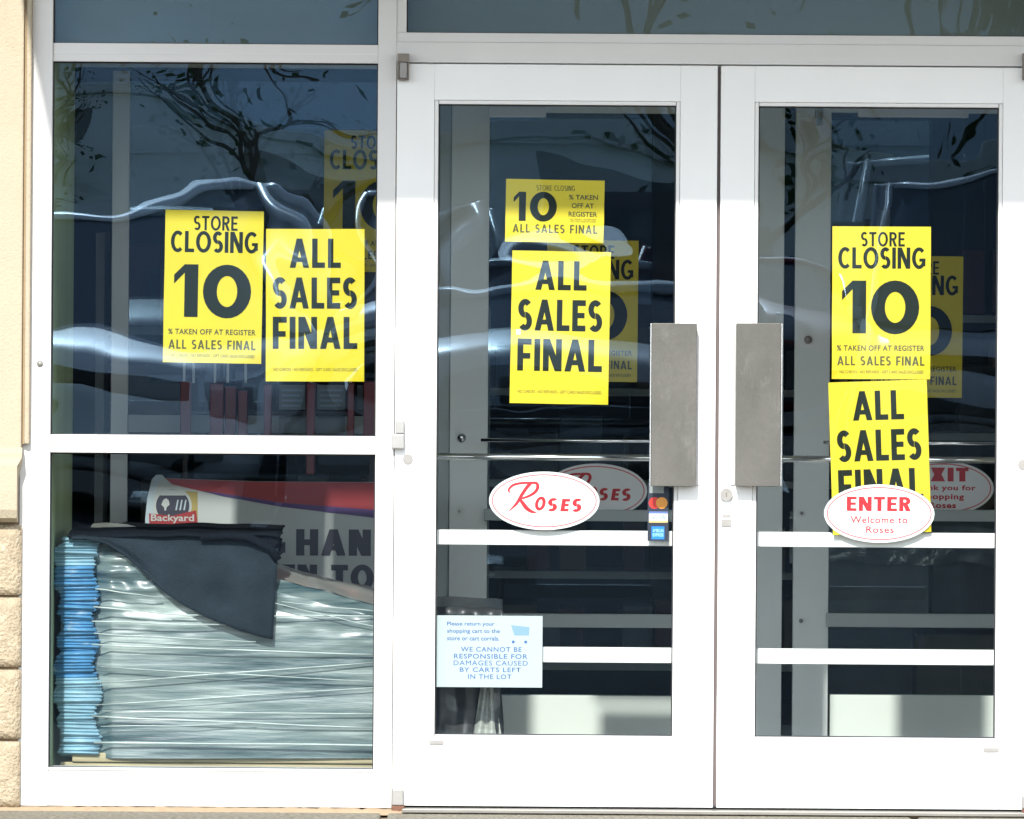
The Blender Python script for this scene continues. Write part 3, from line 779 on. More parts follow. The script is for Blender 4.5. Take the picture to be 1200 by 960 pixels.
# ---------------------------------------------------------------- wrapped load on a pallet just inside the window
M['film'] = None
def film_mat():
    m = bpy.data.materials.new('stretch_film_over_goods'); m.use_nodes = True
    n = m.node_tree.nodes; l = m.node_tree.links; b = n['Principled BSDF']
    tc = n.new('ShaderNodeTexCoord'); mp = n.new('ShaderNodeMapping'); mp.inputs['Scale'].default_value = (1.1, 1, 19)
    mp.inputs['Rotation'].default_value = (0, .02, 0)
    l.new(tc.outputs['Object'], mp.inputs[0])
    t = n.new('ShaderNodeTexNoise'); t.inputs['Scale'].default_value = 1.6; t.inputs['Detail'].default_value = 9; t.inputs['Roughness'].default_value = .68
    l.new(mp.outputs[0], t.inputs[0])
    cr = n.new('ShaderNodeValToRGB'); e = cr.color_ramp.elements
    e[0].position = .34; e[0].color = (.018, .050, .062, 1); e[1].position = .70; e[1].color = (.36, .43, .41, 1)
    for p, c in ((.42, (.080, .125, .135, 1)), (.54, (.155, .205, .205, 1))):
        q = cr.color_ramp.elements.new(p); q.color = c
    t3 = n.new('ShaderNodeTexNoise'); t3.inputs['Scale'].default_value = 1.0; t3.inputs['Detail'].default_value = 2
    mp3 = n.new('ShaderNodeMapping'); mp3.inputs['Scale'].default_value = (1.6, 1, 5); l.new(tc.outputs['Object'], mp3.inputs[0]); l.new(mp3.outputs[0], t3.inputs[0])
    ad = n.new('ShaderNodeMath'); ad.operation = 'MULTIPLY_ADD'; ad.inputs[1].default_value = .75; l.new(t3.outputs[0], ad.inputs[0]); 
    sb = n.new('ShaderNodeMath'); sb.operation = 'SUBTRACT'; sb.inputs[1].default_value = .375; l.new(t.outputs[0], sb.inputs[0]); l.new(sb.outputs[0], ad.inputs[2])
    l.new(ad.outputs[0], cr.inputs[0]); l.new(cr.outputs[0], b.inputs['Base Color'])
    b.inputs['Roughness'].default_value = .42; b.inputs['Coat Weight'].default_value = .6; b.inputs['Coat Roughness'].default_value = .22
    t2 = n.new('ShaderNodeTexNoise'); mp2 = n.new('ShaderNodeMapping'); mp2.inputs['Scale'].default_value = (5, 1, 60)
    l.new(tc.outputs['Object'], mp2.inputs[0]); l.new(mp2.outputs[0], t2.inputs[0]); t2.inputs['Scale'].default_value = 2; t2.inputs['Detail'].default_value = 6
    bp = n.new('ShaderNodeBump'); bp.inputs['Strength'].default_value = .35; bp.inputs['Distance'].default_value = .006
    l.new(t2.outputs[0], bp.inputs['Height']); l.new(bp.outputs[0], b.inputs['Normal'])
    return m
M['film'] = film_mat()
M['rope'] = mat('twisted_film_rope', (.40, .47, .46), .35, var=.5, scale=6, coat=.4)
M['haze_film'] = mat('loose_pale_film', (.36, .38, .35), .3, var=.25, scale=4, bump=.5, bscale=12, stretch=(1, 1, 5), coat=.5)
M['bluepack'] = mat('strong_blue_packs', (.075, .24, .44), .4, var=.3, scale=14, stretch=(1, 1, 2.5), coat=.5, dirt=(.62, .72, .76), dscale=12)
M['palepack'] = mat('pale_blue_packs', (.24, .42, .52), .4, var=.25, scale=14, stretch=(1, 1, 2.5), coat=.5, dirt=(.58, .66, .68), dscale=3)
M['blanket'] = mat('dark_felt_blanket', (.019, .028, .037), .95, var=.3, scale=9, bump=.5, bscale=260, spec=.08)
M['blanket_dark'] = mat('black_felt_fold', (.006, .008, .012), .95, bump=.5, bscale=200, spec=.08)
M['wood'] = mat('pallet_wood', (.42, .36, .22), .8, var=.25, scale=5, stretch=(1, 1, 14))
YP = .24
px0, pz0 = P(340, 900, YP)
load = thing('wrapped_pallet', 'pallet of folded goods in stretch film with blue packs at its left end', 'pallet', (px0, YP, P(340, 903, YP)[1]))
L0 = load.location.copy()
def lp(px, py, dy=0.0):
    a = P(px, py, YP+dy); return Vector((a[0]-L0.x, dy, a[1]-L0.z))
def topy(x):     # upper edge of the wrapped front
    return 630 + (0 if x < 140 else (x-140)/300*80 if x < 440 else 80 + (x-440)*.05)
bm = bmesh.new(); g = []; nx, nz = 110, 230
for j in range(nz+1):
    row = []
    for i in range(nx+1):
        u, v = i/nx, j/nz; x = 110 + (586-110)*u; y = 889 + (topy(x)-889)*v
        if u > .97: x += 2*sin(v*21)
        p = lp(x, y)
        X, Z = p.x, p.z
        d = .016*noise.noise((X*1.3, 0, Z*5)) + .0022*noise.noise((X*2.2+3, 1, Z*18 + X*1.5)) + .0011*noise.noise((X*4, 5, Z*60 - X*3))
        up = max(0, v-.55)/.45
        d += up*.009*noise.noise((X*14, 8, Z*34)) + up*max(0, .3-u)*.10*noise.noise((X*22, 3, Z*38))
        d += -.03*(1-(2*u-1)**4)*.5 + .05*max(0, v-.93)/.07 + .03*max(0, .04-u)/.04 + .05*max(0, u-.96)/.04
        p.y = d + .02
        row.append(bm.verts.new(p))
    g.append(row)
for j in range(nz):
    for i in range(nx): bm.faces.new((g[j][i], g[j][i+1], g[j+1][i+1], g[j+1][i]))
# side and top run back into the shop
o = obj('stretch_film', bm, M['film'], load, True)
bm = bmesh.new(); tp = []
for i in range(31):
    x = 100 + (505-100)*i/30; p = lp(x, topy(x)); tp.append([bm.verts.new((p.x, .05 + .75*k/8 , p.z + .022*sin(k/8*pi) + .012*noise.noise((x*.03, k*.5, 2)))) for k in range(9)])
for a, b in zip(tp, tp[1:]):
    for k in range(8): bm.faces.new((a[k], b[k], b[k+1], a[k+1]))
obj('film_top', bm, M['haze_film'], load, True)
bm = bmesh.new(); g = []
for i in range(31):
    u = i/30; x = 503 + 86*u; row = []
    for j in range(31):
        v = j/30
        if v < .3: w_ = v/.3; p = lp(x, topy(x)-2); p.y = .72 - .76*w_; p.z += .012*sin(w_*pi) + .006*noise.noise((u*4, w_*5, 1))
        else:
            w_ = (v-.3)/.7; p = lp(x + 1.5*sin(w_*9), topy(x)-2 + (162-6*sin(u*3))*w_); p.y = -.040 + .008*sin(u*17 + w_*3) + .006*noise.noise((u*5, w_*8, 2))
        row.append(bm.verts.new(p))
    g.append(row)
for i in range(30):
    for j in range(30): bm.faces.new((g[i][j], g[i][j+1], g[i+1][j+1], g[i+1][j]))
solid(bm, .002); obj('cover_and_shade_sheet', bm, mat('cover_and_shade_grey', (.035, .038, .04), .4, var=.5, scale=6, stretch=(1, 1, 4), coat=.3), load, True)  # dark cap on top; its hanging front stands for the notice's cast shade
a = lp(586, 716); b = lp(586, 889)
part('film_side', [(a.x-.02, .07, b.z, a.x, .8, a.z)], M['haze_film'], load, .01)
a = lp(66, 640); b = lp(118, 889)
part('goods_core', [(a.x+.01, .06, b.z, lp(580, 700).x, .8, lp(400, 716).z-.02), (a.x+.012, .10, b.z, lp(300, 700).x, .8, lp(300, 674).z-.03)], M['palepack'], load, .01)
# folded packs, a few pixels each
random.seed(11)
def packs(name, y0, y1, m, hstep=4.2):
    bm = bmesh.new(); y = y1
    while y > y0:
        hh = hstep*random.uniform(.7, 1.25); w0 = 66 + 4*sin(y*.045) + 2.5*sin(y*.19) + random.uniform(-1.5, 1.5); w1 = 112 + 3*sin(y*.11) + (3 if y > 790 else 0) + random.uniform(-2, 2.5)
        if y < 650: w0 += (650-y)*.35
        t = random.uniform(-1.0, 1.0)
        a = lp(w0, y); b = lp(w1, y-hh)
        dy = random.uniform(0, .012)
        r = bmesh.ops.create_cube(bm, size=1)['verts']
        for v in r:
            v.co = Vector(((a.x+b.x)/2 + v.co.x*(b.x-a.x), .0+dy+.15+v.co.y*.30, (a.z+b.z)/2 + v.co.z*(b.z-a.z)*.97 + v.co.x*t*.004))
        bmesh.ops.bevel(bm, geom=list({e for v in r for e in v.link_edges}), offset=.0038, segments=2, affect='EDGES')
        y -= hh
    o = obj(name, bm, m, load, True); o['kind'] = 'stuff'
packs('pale_packs', 632, 664, M['palepack']); packs('blue_packs', 664.3, 795, M['bluepack']); packs('pale_packs', 795.3, 884, M['palepack'])
for (xa, ya, xb, yb, r) in ((108, 755, 440, 767, .0022), (118, 781, 520, 803, .0014), (112, 800, 440, 776, .0018), (112, 826, 520, 800, .0015), (120, 833, 520, 837, .0017), (108, 839, 440, 853, .0024),
                            (110, 870, 560, 874, .003), (108, 728, 300, 733, .002), (110, 742, 300, 752, .0014), (200, 720, 440, 722, .0016), (112, 690, 190, 700, .0022), (110, 711, 230, 722, .0024), (300, 702, 450, 736, .0012), (118, 851, 300, 848, .0013), (330, 705, 440, 716, .0013)):
    bm = bmesh.new(); ps = []
    for k in range(13):
        t = k/12; p = lp(xa+(xb-xa)*t, ya+(yb-ya)*t + 1.2*noise.noise((t*3, ya, 0))); p.y = -.012 - .012*(1-(2*t-1)**2); ps.append(p)
    tube(bm, ps, r, 6); obj('film_rope', bm, M['rope'], load, True)
a = lp(70, 903); b = lp(590, 896)
part('deck_board', [(a.x, .03, 0, b.x, .9, .018)], M['wood'], load, .003)
a = lp(84, 896); b = lp(586, 886)
part('deck_board', [(a.x, .02, .019, b.x, .9, b.z-0)], M['wood'], load, .004)

# blanket thrown over the load: hanging flap, top layer, dark bunched fold
bl = thing('blanket', 'dark grey felt blanket thrown over the wrapped pallet load', 'blanket', (lp(200, 628).x+L0.x, YP-.03, lp(200, 628).z+L0.z))
B0 = bl.location.copy()
def bp_(px, py, dy): a = P(px, py, YP); return Vector((a[0]-B0.x, YP+dy-B0.y, a[1]-B0.z))
bot = [(84, 629), (104, 630.5), (124, 636), (146, 650), (166, 668), (190, 692), (215, 709), (245, 724), (280, 738), (306, 746), (319, 749)]
def boty(x):
    for (a, b), (c, d) in zip(bot, bot[1:]):
        if x <= c: t = (x-a)/(c-a); return b + (d-b)*t
    return 749
bm = bmesh.new(); g = []; nx, nz = 60, 26
for i in range(nx+1):
    u = i/nx; row = []
    for j in range(nz+1):
        v = j/nz; x = 84 + (320-84)*u; yb_ = boty(x); yt = 627
        y = yt + (yb_-yt)*v; xx = x + 7*u*(1-v)
        if x > 300: xx = x + (7*(1-v))
        dy = -.016 - .008*v - .010*sin(u*7+v*2)*v + .009*noise.noise((u*5, v*3, 3)) + .004*sin(u*16-v*5)*v + .03*(1-v)**6
        row.append(bm.verts.new(bp_(xx, y, dy)))
    g.append(row)
for i in range(nx):
    for j in range(nz): bm.faces.new((g[i][j], g[i][j+1], g[i+1][j+1], g[i+1][j]))
solid(bm, .006)
obj('flap', bm, M['blanket'], bl, True)
bm = bmesh.new(); g = []
for i in range(41):
    u = i/40; x = 80 + (328-80)*u; row = []
    for j in range(15):
        v = j/14; p = bp_(x, 627.5-1.5*sin(u*3), -.016 + .62*v)
        p.z += .010*sin(min(1, v*3)*pi/2) + .008*noise.noise((u*6, v*4, 1)) + .012*max(0, u-.75)*sin(v*12)
        row.append(bm.verts.new(p))
    g.append(row)
for i in range(40):
    for j in range(14): bm.faces.new((g[i][j], g[i+1][j], g[i+1][j+1], g[i][j+1]))
solid(bm, .006)
obj('top_layer', bm, M['blanket_dark'], bl, True)
bm = bmesh.new()
bmesh.ops.create_icosphere(bm, subdivisions=5, radius=1)
c = bp_(312, 637, .0)
for v in bm.verts:
    q = v.co.copy(); k = 1 + .35*noise.noise(q*1.6) + .14*noise.noise(q*4.5)
    v.co = Vector((c.x + q.x*.052*k, c.y + .05 + q.y*.07*k, c.z + q.z*.034*k))
obj('bunched_fold', bm, M['blanket_dark'], bl, True)
bm = bmesh.new(); pts = [bp_(235, 629, -.02), bp_(265, 627, -.024), bp_(290, 629, -.026), bp_(316, 641, -.024), bp_(326, 656, -.018)]
tube(bm, pts, .012, 10); obj('rolled_edge', bm, M['blanket_dark'], bl, True)

# loose piece of film hanging at the right end of the load, seen through the left door
bm = bmesh.new(); g = []
for i in range(15):
    row = []
    for j in range(21):
        u, v = i/14, j/20; x = 571 + (u-.5)*(14 + 20*v); y = 800 + 64*v
        a = P(x, y, .2); row.append(bm.verts.new((a[0], .19 + .010*sin(u*14+v*2), a[1])))
    g.append(row)
for i in range(14):
    for j in range(20): bm.faces.new((g[i][j], g[i][j+1], g[i+1][j+1], g[i+1][j]))
solid(bm, .0008)
tag(obj('loose_film', bm, M['haze_film'], None, True), 'loose tail of clear film hanging behind the cart notice', 'plastic film')

# ---------------------------------------------------------------- white printed bin behind the load
YBn = 1.35
bn = thing('display_bin', 'white printed bin with red top band behind the wrapped load', 'bin', (P(300, 740, YBn)[0], YBn, 0))
def bq(px, py): a = P(px, py, YBn); return a[0]-bn.location.x, a[1]
def bz(ax, ay): return bq(160 + ax/4.286, 530 + ay/4.286)
def flat(name, pts, m, y, parent=bn, th=.0008, conv=bz):
    bm = bmesh.new(); q = [conv(*p) for p in pts]
    a = [bm.verts.new((X, y-th, Z)) for X, Z in q]; b = [bm.verts.new((X, y, Z)) for X, Z in q]
    bm.faces.new(a); bm.faces.new(b[::-1])
    for i in range(len(q)): bm.faces.new((a[i], b[i], b[(i+1) % len(q)], a[(i+1) % len(q)]))
    return obj(name, bm, m, parent)
M['binwhite'] = mat('bin_white_panel', (.34, .36, .355), .5, var=.08, scale=3)
M['bingrey'] = mat('bin_blue_grey_edge', (.30, .36, .40), .5)
M['binred'] = mat('bin_red_band', (.22, .006, .012), .5); M['binpurple'] = mat('bin_purple_line', (.045, .015, .11), .5)
M['binink'] = mat('bin_dark_lettering', (.012, .012, .03), .5); M['binyellow'] = mat('bin_yellow_patch', (.26, .20, .05), .5)
body = [(45, 1000), (45, 330), (55, 230), (78, 135), (100, 113), (130, 113), (145, 130), (600, 146), (1190, 150), (1455, 152), (1455, 1000)]
flat('front_panel', body, M['binwhite'], 0, th=.02)
b2 = [bz(*p) for p in ((1455, 152), (1455, 1000), (45, 1000), (60, 300))]
part('bin_body', [(b2[3][0], .001, b2[1][1], b2[0][0], .5, bz(0, 190)[1])], M['binwhite'], bn, .01)
flat('left_edge', [(45, 400), (45, 330), (55, 230), (78, 135), (100, 113), (130, 113), (142, 128), (110, 150), (88, 240), (80, 400)], M['bingrey'], -.0205)
flat('red_band', [(146, 131), (600, 147), (1190, 151), (1455, 153), (1455, 385), (1190, 325), (720, 268), (430, 215), (290, 186), (180, 160)], M['binred'], -.0207)
flat('purple_line', [(330, 194), (430, 205), (720, 252), (1190, 288), (1455, 325), (1455, 385), (1190, 328), (720, 272), (430, 219)], M['binpurple'], -.0217)
flat('yellow_patch', [(245, 195), (308, 198), (308, 360), (262, 388), (180, 392), (170, 372)], M['binyellow'], -.0207)
bg = flat('round_badge', [(183+96*cos(k*pi/16), 268+94*sin(k*pi/16)) for k in range(32)], M['binwhite'], -.0217)
flat('badge_disc', [(183+84*cos(k*pi/16), 268+82*sin(k*pi/16)) for k in range(32)], M['binink'], -.0227, bg)
flat('badge_sky', [(183+62*cos(pi+k*pi/14), 216+28*sin(pi+k*pi/14)) for k in range(15)], M['binwhite'], -.0237, bg)
flat('badge_tree', [(126+0, 262), (136, 238), (150, 230), (163, 240), (168, 262), (152, 276), (150, 292), (142, 292), (140, 276)], M['binwhite'], -.0237, bg)
for a_ in (196, 216, 236):
    flat('badge_post', [(a_, 290), (a_+10, 238), (a_+17, 238), (a_+8, 290)], M['bingrey'], -.0237, bg)
rb = flat('ribbon', [(64, 306), (180, 318), (300, 290), (308, 352), (190, 375), (150, 372), (66, 362)], M['binred'], -.0247)
bm = bmesh.new(); x0, z1 = bz(74, 310); x1, z0 = bz(290, 356); typed(bm, 'Backyard', x0, z0, x1, z1, .02, -.0262); obj('lettering', bm, M['binwhite'], rb)
bm = bmesh.new(); z = [-.0222]
def bl_(s_, a, b, c, d_): x0, z1 = bz(a, b); x1, z0 = bz(c, d_); capitals(bm, s_, x0, z0, x1, z1, .27, z, gap=.10)
bl_('HAND', 803, 385, 1300, 520); bl_('EN TO', 722, 562, 1192, 692); bl_('G', 650, 385, 748, 520)
obj('lettering', bm, M['binink'], bn)

# ---------------------------------------------------------------- red cart rail rack
YR = 1.9
M['rackred'] = mat('red_rack_paint', (.13, .005, .016), .4, var=.2, scale=8)
M['rod'] = mat('dull_rod', (.30, .33, .33), .4, metal=.5)
rk = thing('red_rack', 'red upright rack with thin grey rods behind the left window', 'rack', (P(330, 508, YR)[0], YR, 0))
def rr(name, x0, y0, x1, y1, ya, yb, m, bev=.003):
    a = R(x0, y0, x1, y1, YR); return part(name, [(a[0]-rk.location.x, ya, max(0, a[1]), a[2]-rk.location.x, yb, a[3])], m, rk, bev)
for a, b in ((213, 219), (432, 438)): rr('leg', a, 522, b, 760, 0, .03, M['gasket'])
for i, (a, b, c, d_) in enumerate(((211, 224, 447, 521), (246, 262, 449, 521), (263.5, 277, 453, 521), (279, 290, 458, 521), (309, 318, 450, 521), (359, 369, 449, 556), (407, 415, 449, 521), (426, 440, 447, 521))):
    rr('post', a, c, b, d_, -.01 - .02*(i % 2), .02 + .01*i, M['rackred'])
for a in (216, 227, 252, 267, 288, 365, 411): rr('rod', a-1.6, 395, a+1.6, 449, -.005, .003, M['rod'], .001)
for a, b in ((482.5, 487.5), (516, 521.5)): rr('crossbar', 205, a, 445, b, .06, .08, M['gasket'])
for a, b, c, d_ in ((326, 452, 357, 481), (371, 452, 404, 481), (418, 452, 425, 481), (326, 489, 357, 507), (371, 489, 404, 507)):
    pp = rr('paper_panel', a, c if False else b, c, d_, .09, .1, mat('grey_blue_paper', (.17, .21, .235), .7), 0)
    if d_ == 481 and c-a > 20:
        for k in range(4): rr('print_line', a+3, b+5+k*6, c-3-3*(k % 2), b+7.5+k*6, .086, .0895, M['cardgrey'], 0)

# ---------------------------------------------------------------- dim shop interior
random.seed(5)
gm = [mat('goods_'+n_, c_, .6, var=.2, scale=9) for n_, c_ in (('grey', (.10, .11, .12)), ('blue', (.03, .06, .10)), ('red', (.10, .02, .025)), ('tan', (.13, .11, .08)), ('dark', (.02, .022, .026)), ('pale', (.20, .22, .22)))]
def shelf(label, x, y, w, hgt, rows_=4):
    t = thing('store_shelf', label, 'shelf', (x, y, -.005), 'shop shelves')
    part('back_board', [(0, .38, 0, w, .40, hgt)], M['dark'], t, 0)
    for s_ in (0, w-.03): part('upright', [(s_, .0, 0, s_+.03, .379, hgt)], M['innergrey'], t, 0)
    for k in range(rows_):
        z0 = .12 + k*(hgt-.1)/rows_
        part('shelf_board', [(.0305, .0, z0, w-.0305, .378, z0+.025)], M['innergrey'], t, 0)
        for mi in range(3):
            bm = bmesh.new(); xx = .05 + .11*mi
            while xx < w-.2:
                ww = random.uniform(.08, .2); hh = random.uniform(.1, (hgt-.2)/rows_-.06)
                if random.random() < .8: box(bm, xx, .03, z0+.027, xx+ww-.01, .3, z0+.027+hh, .004)
                xx += .33
            o = obj('goods', bm, random.choice(gm), t); o['kind'] = 'stuff'
shelf('low shelf of mixed goods deep in the shop behind the left door', -.1, 5.5, 1.25, 1.35)
shelf('taller shelf of goods deep in the shop behind the right door', 1.25, 5.2, 1.3, 1.7)
shelf('shelf of goods deep in the shop behind the left window', -1.45, 6.2, 1.25, 1.6)
wp = thing('wrapped_boxes', 'low stack of film wrapped boxes inside the shop behind the right door', 'boxes', (P(1070, 760, 3.6)[0], 3.6, -.005))
for k, (a, b, c, d_) in enumerate(((-.36, 0, .0, .36), (.005, 0, .42, .34), (-.34, .37, .05, .68), (.06, .35, .40, .66))):
    part('box', [(a, 0, b+.002, c, .4, d_)], gm[(0, 3, 5, 0)[k]], wp, .01)
M['clearfilm'] = mat('dim_clear_film', (.16, .18, .18), .2, var=.3, scale=6, bump=.8, bscale=20, coat=1)
bm = bmesh.new(); g = []
for i in range(41):
    row = []
    for j in range(9):
        u, v = i/40, j/8; row.append(bm.verts.new((-.40 + .86*u, -.02 + .02*noise.noise((u*9, v*4, 1)), .685 + .05*v*sin(v*2) + .02*noise.noise((u*7, v, 4)) - .12*(1-v))))
    g.append(row)
for i in range(40):
    for j in range(8): bm.faces.new((g[i][j], g[i+1][j], g[i+1][j+1], g[i][j+1]))
obj('film', bm, M['clearfilm'], wp, True)

# ---------------------------------------------------------------- parking lot behind the camera (reflected in the glass)
M['tyre'] = mat('tyre_rubber', (.02, .02, .02), .8); M['rim'] = mat('alloy_rim', (.6, .6, .6), .3, metal=1)
M['carglass'] = mat('car_window_glass', (.07, .095, .12), .06, coat=1, spec=1); M['lamp'] = mat('headlamp_lens', (.34, .36, .38), .1, coat=1)
M['blackplastic'] = mat('black_trim', (.02, .02, .02), .5)
def car(label, x, y, rot, col, suv=False, van=False):
    t = thing('parked_car', label, 'car', (x, y, -.139), 'cars parked behind the photographer'); t.rotation_euler = (0, 0, rot)
    paint = mat('car_paint', col, .38, coat=.5, metal=.1); paint.node_tree.nodes['Principled BSDF'].inputs['Coat Roughness'].default_value = .16
    H = 2.15 if van else 1.76 if suv else 1.45; hood = 1.12 if (suv or van) else .93; Ln = 4.9 if van else 4.7; w = .95 if (suv or van) else .89
    # body: stations along the length, front at y = 0 facing -y in local space
    st = [(0, .80, .40, hood-.30), (.06, .90, .30, hood-.18), (.35, .97, .26, hood-.07), (1.15, 1, .24, hood+.02), (1.6, 1, .22, hood+.05), (3.4, 1, .22, hood+.07), (4.2, .99, .26, hood+.05), (Ln-.12, .94, .32, hood+.0), (Ln, .86, .42, hood-.14)]
    bm = bmesh.new(); rings = []
    for yy, k, zb_, zt in st:
        hw = w*k; zm = (zb_+zt)/2
        pr = [(-hw*.90, zb_), (-hw, zm-.12), (-hw, zm+.1), (-hw*.95, zt-.07), (-hw*.86, zt-.01), (-hw*.4, zt+.025), (0, zt+.035), (hw*.4, zt+.025), (hw*.86, zt-.01), (hw*.95, zt-.07), (hw, zm+.1), (hw, zm-.12), (hw*.90, zb_)]
        rings.append([bm.verts.new((a, yy, b)) for a, b in pr])
    for a, b in zip(rings, rings[1:]):
        for k in range(len(a)): bm.faces.new((a[k], a[(k+1) % len(a)], b[(k+1) % len(a)], b[k]))
    bm.faces.new(rings[0]); bm.faces.new(rings[-1][::-1])
    obj('body', bm, paint, t, True)
    c0, c1 = (.75, Ln-.15) if van else (1.25, Ln-.25) if suv else (1.25, Ln-.65)
    r0, r1 = (1.5, Ln-.3) if van else (2.0, Ln-.55) if suv else (2.05, Ln-1.45)
    bm = bmesh.new(); n = 4; rg = []
    for s_ in (0, .5, 1):
        ww = w*(.93-.20*s_); ya = c0+(r0-c0)*s_; yb2 = c1+(r1-c1)*s_; zz_ = hood+.02 + (H-.05-hood-.02)*s_
        rg.append([bm.verts.new(v) for v in ((-ww, ya+.10, zz_), (-ww*.5, ya+.02, zz_), (0, ya, zz_), (ww*.5, ya+.02, zz_), (ww, ya+.10, zz_), (ww, yb2-.05, zz_), (0, yb2, zz_), (-ww, yb2-.05, zz_))])
    for a, b in zip(rg, rg[1:]):
        for k in range(8): bm.faces.new((a[k], a[(k+1) % 8], b[(k+1) % 8], b[k]))
    obj('windows', bm, M['carglass'], t, True)
    bm = bmesh.new(); ww = w*.75; R_ = []
    for i in range(9):
        u = i/8; yy = r0-.03 + (r1-r0+.06)*u; e = 1-(2*u-1)**6*.5
        R_.append([bm.verts.new((ww*a*(1 if 0 < i < 8 else .93), yy, H-.06 + .06*(1-a*a)*e + .012*e)) for a in (-1, -.7, -.35, 0, .35, .7, 1)])
    for a, b in zip(R_, R_[1:]):
        for k in range(6): bm.faces.new((a[k], a[k+1], b[k+1], b[k]))
    solid(bm, .03); obj('roof', bm, paint, t, True)
    for s_ in (-1, 1):
        bm = bmesh.new(); tube(bm, [(s_*w*.92, c0+.12, hood+.03), (s_*w*.83, (c0+r0)/2+.1, (hood+H)/2), (s_*w*.74, r0+.10, H-.05)], .03, 6); obj('pillar', bm, paint, t, True)
        bm = bmesh.new(); tube(bm, [(s_*w*.92, c1-.07, hood+.03), (s_*w*.74, r1-.05, H-.05)], .05, 6); obj('pillar', bm, paint, t, True)
        bm = bmesh.new(); box(bm, s_*w*.75-.17, -.012, hood-.40, s_*w*.75+.17 if s_ < 0 else s_*w*.75+.13, .12, hood-.24, .03); obj('headlight', bm, M['lamp'], t, True)
        bm = bmesh.new(); box(bm, s_*(w+.11)-.09, c0+.30, hood+.04, s_*(w+.11)+.09, c0+.42, hood+.19, .03); obj('mirror', bm, paint, t, True)
        for yy in (.88, Ln-.98):
            bm = bmesh.new(); cyl(bm, (s_*(w-.10), yy, .33), .33, .22, 'X', 28); wh = obj('wheel', bm, M['tyre'], t, False)
            bm = bmesh.new(); cyl(bm, (s_*(w+.004), yy, .33), .21, .03, 'X', 20); obj('rim', bm, M['rim'], wh, False)
    part('grille', [(-.42, -.02, hood-.42, .42, .1, hood-.24)], M['blackplastic'], t, .02)
    part('bumper_intake', [(-.6, -.015, .36, .6, .1, .50)], M['blackplastic'], t, .02)
    return t
RY = pi   # front towards the shop
car('white sport utility vehicle parked nearest behind the left of the photographer', -2.35, -29.2, RY, (.8, .8, .8), suv=True)
car('silver sedan parked behind the photographer', .35, -30.0, RY, (.45, .47, .5))
car('white van parked behind the right of the photographer', 3.1, -31.0, RY, (.75, .76, .78), van=True)
car('dark blue sedan parked at the left end of the row', -5.1, -29.5, RY, (.02, .05, .12))
car('red sedan parked at the right end of the row', 5.9, -29.5, RY, (.3, .02, .02))
for i, (x_, c_, k_) in enumerate(((-6.3, (.5, .5, .5), 1), (-3.6, (.03, .03, .035), 0), (-.9, (.75, .75, .75), 1), (1.8, (.25, .03, .03), 0), (4.6, (.1, .16, .25), 1))):
    car(('grey sport utility vehicle at the left of the far parking row', 'black sedan in the far parking row', 'white sport utility vehicle in the middle of the far parking row', 'dark red sedan in the far parking row', 'slate blue sport utility vehicle at the right of the far parking row')[i], x_, -48, RY, c_, suv=bool(k_))
# trees beyond the lot
M['bark'] = mat('bark', (.10, .075, .055), .9, var=.3, scale=12, stretch=(1, 1, .3)); M['leaf'] = mat('foliage', (.045, .085, .025), .7, var=.4, scale=.7)
def tree_meshes(seed, leaves):
    random.seed(seed); bm = bmesh.new(); tips = []
    def limb(p, d, r, ln, dep):
        q = p + d*ln; pts = [p + d*ln*k/4 + Vector((noise.noise(p+Vector((k, 0, 0))), noise.noise(p+Vector((0, k, 0))), 0))*.08*ln*(k/4) for k in range(5)]
        n0 = len(bm.verts); tube(bm, pts, r, 6)
        bm.verts.ensure_lookup_table()
        for v in bm.verts[n0:]:
            t = min(1, max(0, (v.co-p).dot(d)/ln)); ax = p + d*(v.co-p).dot(d); v.co = ax + (v.co-ax)*(1-.4*t)
        tips.append(pts[-1]); tips.append(pts[2]) if dep > 0 else None
        if dep < 3:
            for _ in range(4 if dep == 0 else 3):
                dd = (d + Vector((random.uniform(-1, 1), random.uniform(-1, 1), random.uniform(-.2, .5)))*.75).normalized()
                limb(pts[random.choice((2, 3, 4))], dd, r*.5, ln*random.uniform(.55, .8), dep+1)
    limb(Vector((0, 0, 0)), Vector((0, 0, 1)), .22, 3.2, 0)
    tr = bpy.data.meshes.new('trunk'); bm.to_mesh(tr); bm.free(); tr.materials.append(M['bark'])
    bm = bmesh.new()
    for p in tips:
        if p.z < 2: continue
        for _ in range(leaves):
            c = p + Vector((random.gauss(0, .5), random.gauss(0, .5), random.gauss(0, .38))); s = random.uniform(.06, .15)
            a = Vector((random.uniform(-1, 1), random.uniform(-1, 1), random.uniform(-1, 1))).normalized(); b = a.orthogonal().normalized()
            bm.faces.new([bm.verts.new(c + a*s), bm.verts.new(c + b*s*.6), bm.verts.new(c - a*s), bm.verts.new(c - b*s*.6)])
    cr = bpy.data.meshes.new('crown'); bm.to_mesh(cr); bm.free(); cr.materials.append(M['leaf'])
    return tr, cr
tm = [tree_meshes(1, 42), tree_meshes(2, 3)]
tl = ['broad leafy tree at the left end of the verge', 'nearly bare tree left of the middle of the verge', 'small nearly bare tree in the middle of the verge', 'large nearly bare tree right of the middle of the verge', 'large leafy tree near the right end of the verge', 'leafy tree at the right end of the verge', 'nearly bare tree behind the two small ones left of the middle of the verge']
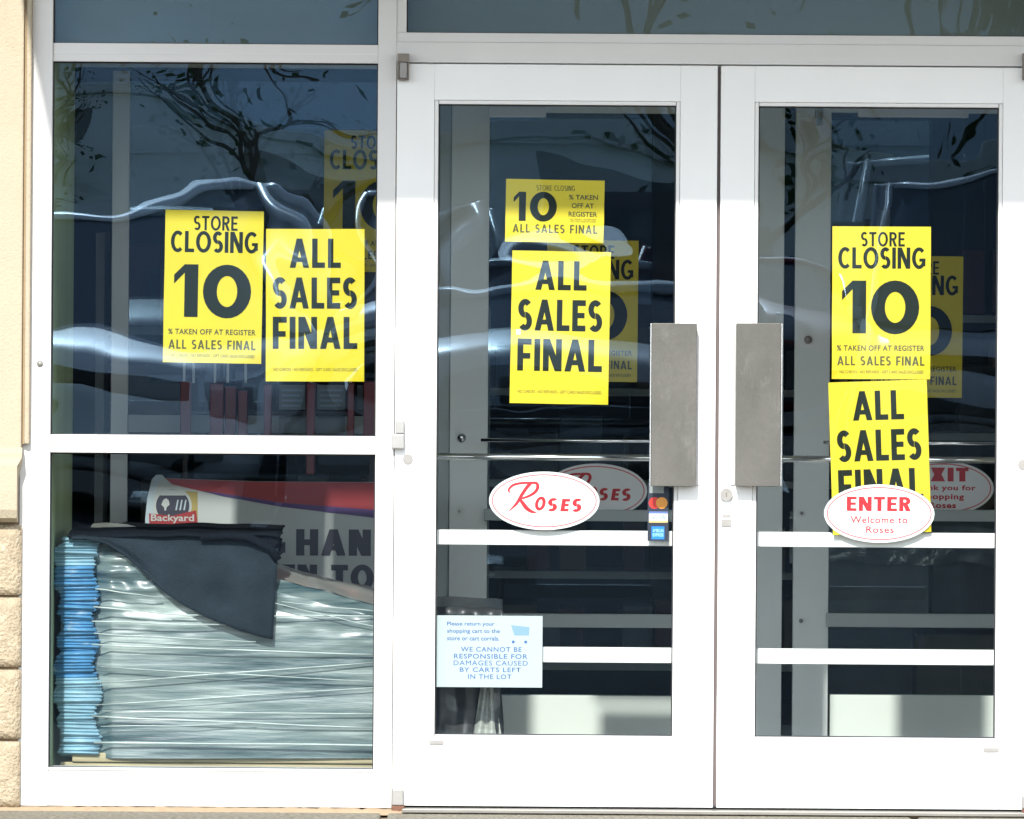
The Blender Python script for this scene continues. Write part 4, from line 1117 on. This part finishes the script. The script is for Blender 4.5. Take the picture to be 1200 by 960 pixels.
for i, (x_, y_, s_) in enumerate(((-13, -84, 1.3), (-6.2, -99, .45), (-2.0, -118, .4), (2.2, -100, .8), (7.4, -92, .95), (13, -83, .9), (-3.9, -108, .62))):
    t = thing('tree', tl[i], 'tree', (x_, y_, -.26), 'trees on the verge beyond the parking lot'); t.scale = (s_, s_, s_); t.rotation_euler = (0, 0, i*1.9)
    tr, cr = tm[0 if i in (0, 4, 5) else 1]; obj('trunk', tr, None, t); obj('crown', cr, None, t)
# long low shop building far behind
fb = thing('shop_building', 'long low pale shop building far beyond the parking lot', 'building', (-26, -130, -.26))
M['farwall'] = mat('far_pale_wall', (.80, .82, .82), .9, var=.1, scale=.6)
part('wall', [(0, -14, 0, 24, 0, 2.6), (24.01, -14, 0, 37, .6, 2.8), (37.01, -14, 0, 55, 0, 2.35)], M['farwall'], fb, 0)
part('parapet', [(-.3, -14.3, 2.601, 23.9, .35, 3.05), (24.0, -14.3, 2.801, 37.2, .95, 3.35), (37.21, -14.3, 2.351, 55.3, .35, 2.75)], mat('far_fascia', (.62, .64, .64), .8), fb, .02)
for k in range(11):
    part('window', [(1.5+k*5, .602 if 24 < 1.5+k*5 < 34 else .002, .5, 4.2+k*5, .64 if 24 < 1.5+k*5 < 34 else .03, 2.0)], M['carglass'], fb, 0)
bm = bmesh.new(); g = []
for i in range(161):
    row = []
    for j in range(9):
        x = -400+5*i; v = j/8
        hh = 19 + 4*noise.noise((x*.012, 1, 0)) + 1.6*noise.noise((x*.09, 2, 0)) + .9*noise.noise((x*.3, 3, j*.5))
        row.append(bm.verts.new((x, -300 - 130*v, -.4 + hh*sin(v*pi/2)**.8 + .8*noise.noise((x*.2, v*6, 4))*v)))
    g.append(row)
for i in range(160):
    for j in range(8): bm.faces.new((g[i][j], g[i+1][j], g[i+1][j+1], g[i][j+1]))
struct(obj('sky_screen_ridge', bm, mat('ridge_haze_blue', (.15, .235, .30), .95, var=.5, scale=.05), None, True))  # added ridge keeping bright sky out of the glass; distance haze mixed into its colour
# parking lot light pole
lpn = thing('light_pole', 'tall parking lot light pole with two lamp heads', 'lamp post', (-4.2, -56, -.14))
bm = bmesh.new(); cyl(bm, (0, 0, 3.8), .09, 7.6, 'Z', 16, .06); obj('pole', bm, M['alu'], lpn, True)
part('base', [(-.3, -.3, 0, .3, .3, .7)], M['concrete'], lpn, .03)
for s_ in (-1, 1): part('lamp_head', [(s_*.55-.35, -.18, 7.5, s_*.55+.35, .18, 7.66)], M['alu'], lpn, .03)
